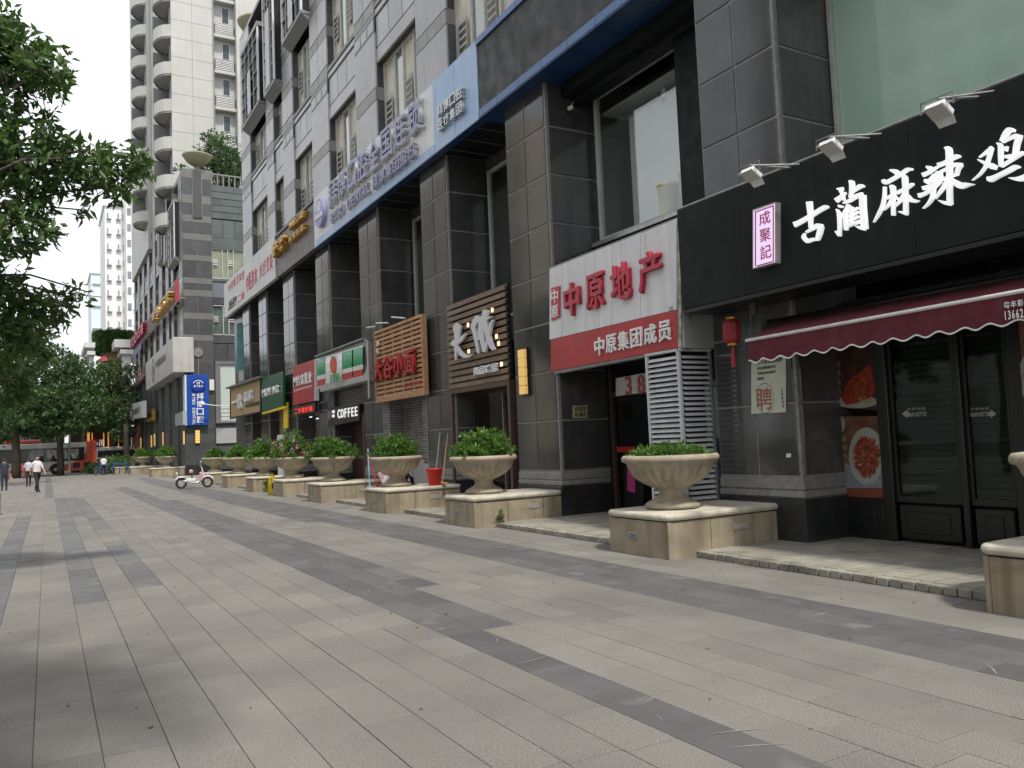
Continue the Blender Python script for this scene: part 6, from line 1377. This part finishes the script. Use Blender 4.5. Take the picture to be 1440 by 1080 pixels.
# far white tower, pale blue tower
def far_tower(xl, xr, ytop, Y, label, m, cols, floors, dz=3.0, win=gry):
    a, b = PY(xl, 400, Y).x, PY(xr, 400, Y).x; zt_ = PY((xl+xr)/2, ytop, Y).z; t = thing('apartment_tower', label, 'building', (a, Y, 0), 'far apartment towers')
    MB().box(a, b, Y, Y+16, 0, zt_).box(a-.3, b+.3, Y-.3, Y+16.3, zt_, zt_+.5).obj('wall', m, t); wm = M('far_window', (.2, .22, .24), (.32, .34, .36), scale=.3, rough=.3)
    for k in range(floors):
        z = zt_-2.6-k*dz
        if z < 12: break
        for (u0, u1, kk) in cols:
            x0_, x1_ = a+(b-a)*u0, a+(b-a)*u1
            w_ = bx('window', wm, t, x0_, x1_, Y-.1, Y, z, z+1.3) if kk else bx('window_ledge', win, t, x0_, x1_, Y-.4, Y, z, z+.18)
    return t
far_tower(148, 178, 291, 170, 'tall thin white apartment tower in the distance', M('far_white_wall', (.85, .85, .86), (.8, .8, .81), scale=.1, rough=.7), [(.08, .3, 0), (.1, .16, 1), (.52, .74, 0), (.6, .66, 1), (.84, .9, 1), (.92, .96, 1)], 20)
far_tower(178, 197, 262, 164, 'white apartment tower slice with dark window bays beside the dark building', M('far_white_wall', (.85, .85, .86)), [(.08, .35, 1), (.5, .9, 0), (.55, .7, 1)], 22)
far_tower(128, 145, 385, 220, 'faint pale blue-green tower in the distance', M('far_pale_blue_wall', (.66, .75, .77), (.72, .8, .82), scale=.1, rough=.6), [(.1, .9, 0)], 18, 5.5, M('far_blue_ledge', (.5, .62, .64), rough=.6))

# round terrace building with hedge
Yr = 112; t = thing('round_terrace_building', 'round building with timber drum, white cornice and clipped hedge on top', 'building', (8, Yr+6, 0)); P = onY(Yr)
cx = (P(125, 470).x+P(205, 470).x)/2; R0 = (P(205, 470).x-P(125, 470).x)/2-1.0; cy = Yr+6
zz = lambda y: P(155, y).z
MB().lathe((cx, cy, 0), [(R0-1.2, 3), (R0-1.2, zz(508)), (R0-1.0, zz(508)), (R0-.4, zz(486)), (0, zz(486))], 40).obj('timber_drum', M('timber_drum', (.38, .25, .14), (.3, .19, .1), scale=1.5, rough=.7), t)
MB().lathe((cx, cy, 0), [(R0-1.5, 2), (R0-1.5, zz(508)), (0, zz(508))], 40).obj('dark_window_wall', M('dark_red_glass', (.05, .02, .02), rough=.2), t)
whc = M('white_render', (.68, .68, .66), rough=.6)
for (xa, xb, y0_, y1_, nm) in ((118, 133, 484, 491, 'cornice'), (122, 133, 496, 501, 'cornice'), (160, 205, 479, 490, 'cornice'), (168, 205, 493, 499, 'cornice')): bx(nm, whc, t, P(xa, 490).x, P(xb, 490).x, Yr-1.5, Yr+10, zz(y1_), zz(y0_))
for (xa, xb) in ((126, 131.5), (171, 183)): bx('column', whc, t, P(xa, 540).x, P(xb, 540).x, Yr-1, Yr+.5, 0, zz(498))
t2 = thing('red_parasol', 'red parasol on the terrace of the round building', 'parasol', P(146, 508)); c = P(146.5, 509); MB().lathe((c.x, c.y-.6, c.z), [(1.0, 0), (.55, .35), (0, .7)], 10).obj('canopy', M('red_canvas', (.3, .03, .03), rough=.8), t2); MB().tube([(c.x, c.y-.6, c.z-2.5), (c.x, c.y-.6, c.z)], .05, 6).obj('pole', steel, t2)
t2 = thing('terrace_hedge', 'clipped green hedge around the top of the round building', 'hedge', (cx, cy, zz(486)))
n = 9000; a = nrg.random(n)*2*math.pi; r_ = R0*(.95+.1*nrg.random(n)); zl = zz(490)+(zz(459)-zz(490))*nrg.random(n); C = np.stack([cx+r_*np.cos(a), cy+r_*np.sin(a), zl], 1); D = np.stack([np.cos(a), np.sin(a), .2+0*a], 1)+nrg.normal(size=(n, 3))*.6; D /= np.linalg.norm(D, axis=1)[:, None]; L = np.full(n, .45)
leaf_mesh('foliage', leaves(C, D, L, L*.35), leafd, t2); MB().lathe((cx, cy, 0), [(R0-.15, zz(489)), (R0-.1, zz(462)), (0, zz(460))], 32).obj('inner_growth', leafd, t2)

# restaurant under the trees with orange strip lights
t = thing('far_restaurant', 'dark restaurant front with glowing orange vertical strips under the trees', 'building', (2.5, 101, 0)); P = onY(101)
MB().box(P(100, 600).x, P(184, 600).x, 101, 108, 0, 7.2).obj('front_wall', M('dark_red_front', (.04, .012, .01), (.07, .025, .018), scale=1, rough=.5), t); om = M('orange_strip', (.7, .3, .06), emit=(1, .42, .08), es=.4)
for x, w_ in ((122.5, 3.6), (129, 1.2), (145, 1.6), (151.5, 1.6), (159, 1.6), (166, 1)): bx('lit_strip', om, t, P(x, 610).x, P(x+w_, 610).x, 100.9, 101, P(x, 631).z, P(x, 608).z)
text('小川', (P(131.5, 627).x, 100.9, P(131, 628).z), (1.0, 0, 0), (0, 0, .75), litw, t, .04, bold=.03); MB().ball((P(134.5, 619).x, 100.8, P(134, 619).z), .35, .1, .25).obj('red_emblem', redl, t)
t = thing('low_far_building', 'low grey building across the road behind the bus', 'building', (-20, 120, 0)); MB().box(-45, 2, 120, 130, 0, 9).obj('wall', gry, t)
for i in range(12): bx('window', gl_, t, -43+i*3.7, -41+i*3.7, 119.9, 120, 2, 5)
t = thing('lamp_post', 'slim grey lamp post rising between the trees behind the bus', 'lamp post', (PY(97, 600, 88).x, 88, 0)); xq = PY(97.5, 600, 88).x; MB().tube([(xq, 88, 0), (xq, 88, 7.5)], [.1, .07], 8).tube([(xq, 88, 7.4), (xq-1.6, 88, 7.9)], .05, 6).obj('post', M('pale_post', (.4, .42, .4), rough=.5), t)

# ================================================================ TREES
def limb(mb, a, b, r0, r1, n=5, jit=.12):
    a, b = Vector(a), Vector(b); L = (b-a).length; pts = [a.lerp(b, i/n)+Vector([rnd.gauss(0, jit*L/n) for _ in range(3)])*(0 if i in (0, n) else 1)+Vector((0, 0, .06*L*math.sin(math.pi*i/n))) for i in range(n+1)]
    mb.tube(pts, [r0+(r1-r0)*i/n for i in range(n+1)], 7)
def tree(base, ztrunk, blobs, label, leaf, per, m, lw=.3, r=.3, nl=9, group=None, shell=.5, name='street_tree', droop=.15):
    t = thing(name, label, 'tree', base, group); mb = MB(); top = Vector((base[0], base[1], ztrunk)); limb(mb, Vector(base)-Vector((0, 0, .2)), top, r*1.15, r*.75, 5, .04)
    for c, rr in blobs:
        c = Vector(c); limb(mb, top-Vector((0, 0, rnd.random()*.8)), c, r*(.4 if leaf > .16 else .16), .03*rr[0]+.006, 6, .18)
        for _ in range(4): d = Vector([rnd.gauss(0, .55)*rr[i] for i in range(3)]); limb(mb, c-d*.2, c+d, .03*rr[0], .006, 3, .15)
    mb.obj('trunk', bark, t, smooth=True); leaf_mesh('crown', foliage(blobs, per, leaf, lw, nl, shell=shell, droop=droop), m, t); return t
# near tree: its boughs reach in from the left
nb = []
def NB(x, y, rx, ry, Yd): c = PY(x, y, Yd); k = (Yd*.864+c.x*.499)/FPX*1.02; nb.append((tuple(c), (rx*k, max(.35, rx*k*.9), ry*k)))
for a in [(-30, 60, 60, 50, 12), (30, 75, 48, 36, 12.2), (62, 95, 34, 34, 11.6), (15, 115, 50, 30, 12.4), (75, 118, 20, 14, 12), (8, 30, 16, 26, 12.2), (-20, 150, 40, 26, 12.5), (18, 150, 22, 16, 12),
          (30, 200, 44, 28, 12), (85, 208, 34, 24, 12.3), (125, 222, 34, 32, 11.8), (160, 232, 30, 28, 12.1), (192, 222, 22, 20, 11.8), (170, 262, 22, 20, 12), (60, 240, 46, 34, 12), (0, 230, 50, 50, 12.5), (132, 262, 18, 14, 12),
          (25, 280, 40, 26, 12), (62, 292, 22, 16, 12.2), (60, 325, 22, 18, 12), (15, 320, 34, 24, 12), (115, 295, 11, 8, 12), (64, 168, 16, 16, 12), (-20, 350, 40, 26, 12.4), (38, 345, 16, 10, 12),
          (-15, 400, 40, 40, 13), (22, 420, 30, 30, 13), (70, 425, 26, 18, 13), (100, 418, 22, 10, 13), (125, 411, 12, 6, 13), (40, 455, 26, 22, 13), (82, 452, 14, 12, 13), (10, 480, 40, 34, 13.5), (48, 490, 26, 24, 14), (10, 540, 36, 34, 14), (-20, 480, 40, 60, 13)]: NB(*a)
tree((-4.6, 13.0, 0), 4.2, nb, 'large broad-leaved tree whose boughs reach in from the left over the plaza' , .15, 300, leafm, lw=.2, r=.22, nl=9, shell=.3, droop=.45)
# trees in front of the road
def mt(tx_, ty_, Y, bl, label, per=30, leaf=.32, r=.3, zt_=4.5):
    k = Y/FPX*1.0; B_ = []
    for (x, y, rx, ry) in bl: c = PY(x, y, Y+rnd.uniform(-2.5, 2.5)); B_.append((tuple(c), (rx*k, rx*k*.8+.6, ry*k)))
    b = PY(tx_, ty_, Y); tree((b.x, Y, 0), zt_, B_, label, leaf, per, leafd, lw=.3, r=r, nl=9, group='trees at the end of the plaza')
mt(22, 668, 84, [(0, 560, 40, 34), (40, 545, 34, 30), (20, 520, 36, 26), (-10, 600, 40, 20), (45, 590, 34, 20), (25, 575, 36, 26), (60, 570, 26, 24)], 'dark street tree with the left visible trunk before the bus', r=.36)
mt(85, 667, 85, [(70, 525, 30, 24), (92, 510, 22, 16), (100, 540, 34, 26), (75, 565, 40, 28), (112, 575, 34, 24), (90, 598, 34, 14), (60, 598, 26, 14), (88, 500, 14, 10)], 'dark street tree with the right visible trunk before the bus', r=.28)
mt(118, 660, 96, [(108, 515, 12, 14), (125, 535, 26, 22), (120, 560, 30, 24), (140, 575, 28, 22), (105, 590, 30, 18)], 'conical-topped tree behind the two trunk trees')
mt(160, 660, 98, [(143, 530, 18, 20), (165, 525, 22, 18), (178, 540, 18, 24), (150, 555, 26, 22), (172, 575, 22, 26), (160, 596, 26, 14), (180, 600, 16, 14)], 'green tree in front of the round terrace building')
mt(178, 655, 90, [(178, 560, 12, 18), (180, 590, 10, 22), (170, 612, 14, 10)], 'narrow dark tree against the far shops', per=22)
mt(-30, 668, 60, [(-10, 470, 60, 50), (20, 500, 46, 34), (45, 480, 30, 26), (-20, 560, 60, 40), (15, 540, 40, 30)], 'tall tree behind the near boughs at the left edge', per=20, leaf=.28)
for i, x in enumerate(range(-46, -6, 8)): mt(0, 660, 96, [], 'x') if False else None
for i, (x, Y) in enumerate(((-14, 118), (-6, 119), (0.5, 118.5), (14, 118))):
    B_ = [((x+rnd.uniform(-2, 2), Y+rnd.uniform(-1, 1), 6+rnd.uniform(-1.5, 3.5)), (2.6, 2.2, 2.2)) for _ in range(6)]
    tree((x, Y, 0), 4, B_, ['tree across the road, far left behind the bus', 'tree across the road behind the bus roof', 'tree across the road behind the lamp post', 'tree across the road beside the round building'][i], .4, 9, leafd, group='trees across the road')
tag(leaf_mesh('roadside_hedge', foliage([((-14+i*1.6, 113.5, .9), (1.3, .8, .9)) for i in range(16)], 40, .3, .3), leafd, None, loc=(-14, 113.5, 0)), 'low roadside hedge across the road behind the bus', 'hedge')
# street trees of the same row nearer than the picture's edge: they shade the foreground
def side_tree(x, y, zc, label, R=3.2, n=12):
    B_ = [((x+rnd.uniform(-R, R)*.8, y+rnd.uniform(-R, R)*.8, zc+rnd.uniform(-1.2, 1.6)), (1.5, 1.5, 1.0)) for _ in range(n)]
    tree((x, y, 0), 4.0, B_, label, .22, 90, leafm, lw=.3, nl=7, group='street trees along the plaza', r=.22)
side_tree(-3.4, 1.0, 7.4, 'street tree beside the viewer shading the foreground', 4.0, 26); side_tree(-8.5, 5, 6.8, 'street tree left of the viewer', 2.6, 10); side_tree(-7.5, 24, 7.5, 'street tree along the plaza beyond the near boughs', 2.4, 10); side_tree(-7.5, 38, 7.5, 'fourth street tree along the plaza', 2.6, 10)

# ================================================================ ACROSS THE STREET (seen in the polished stone and glass)
opp = M('opposite_beige_wall', (.66, .57, .44), (.6, .52, .4), scale=.2, rough=.7)
for i, (y0_, y1_, h, x_) in enumerate(((-30, 6, 26, -34), (10, 48, 44, -36), (88, 180, 44, -36))):
    t = thing('opposite_building', ['beige building across the street, nearest', 'taller beige building across the street', 'lower beige building across the street, farthest'][i], 'building', (x_, y0_, 0), 'buildings across the street'); MB().box(x_-12, x_, y0_, y1_, 0, h).obj('wall', M('opposite_pale_wall', (.6, .6, .58), (.66, .66, .64), scale=.2, rough=.7) if i == 1 else opp, t); wm = MB()
    for k in range(int(h/3.2)-1):
        for j in range(int((y1_-y0_)/3.4)): wm.box(x_, x_+.05, y0_+1+j*3.4, y0_+3+j*3.4, 2.2+k*3.2, 3.8+k*3.2)
    wm.obj('window_rows', M('opposite_window', (.45, .42, .36), rough=.4), t, kind='stuff')
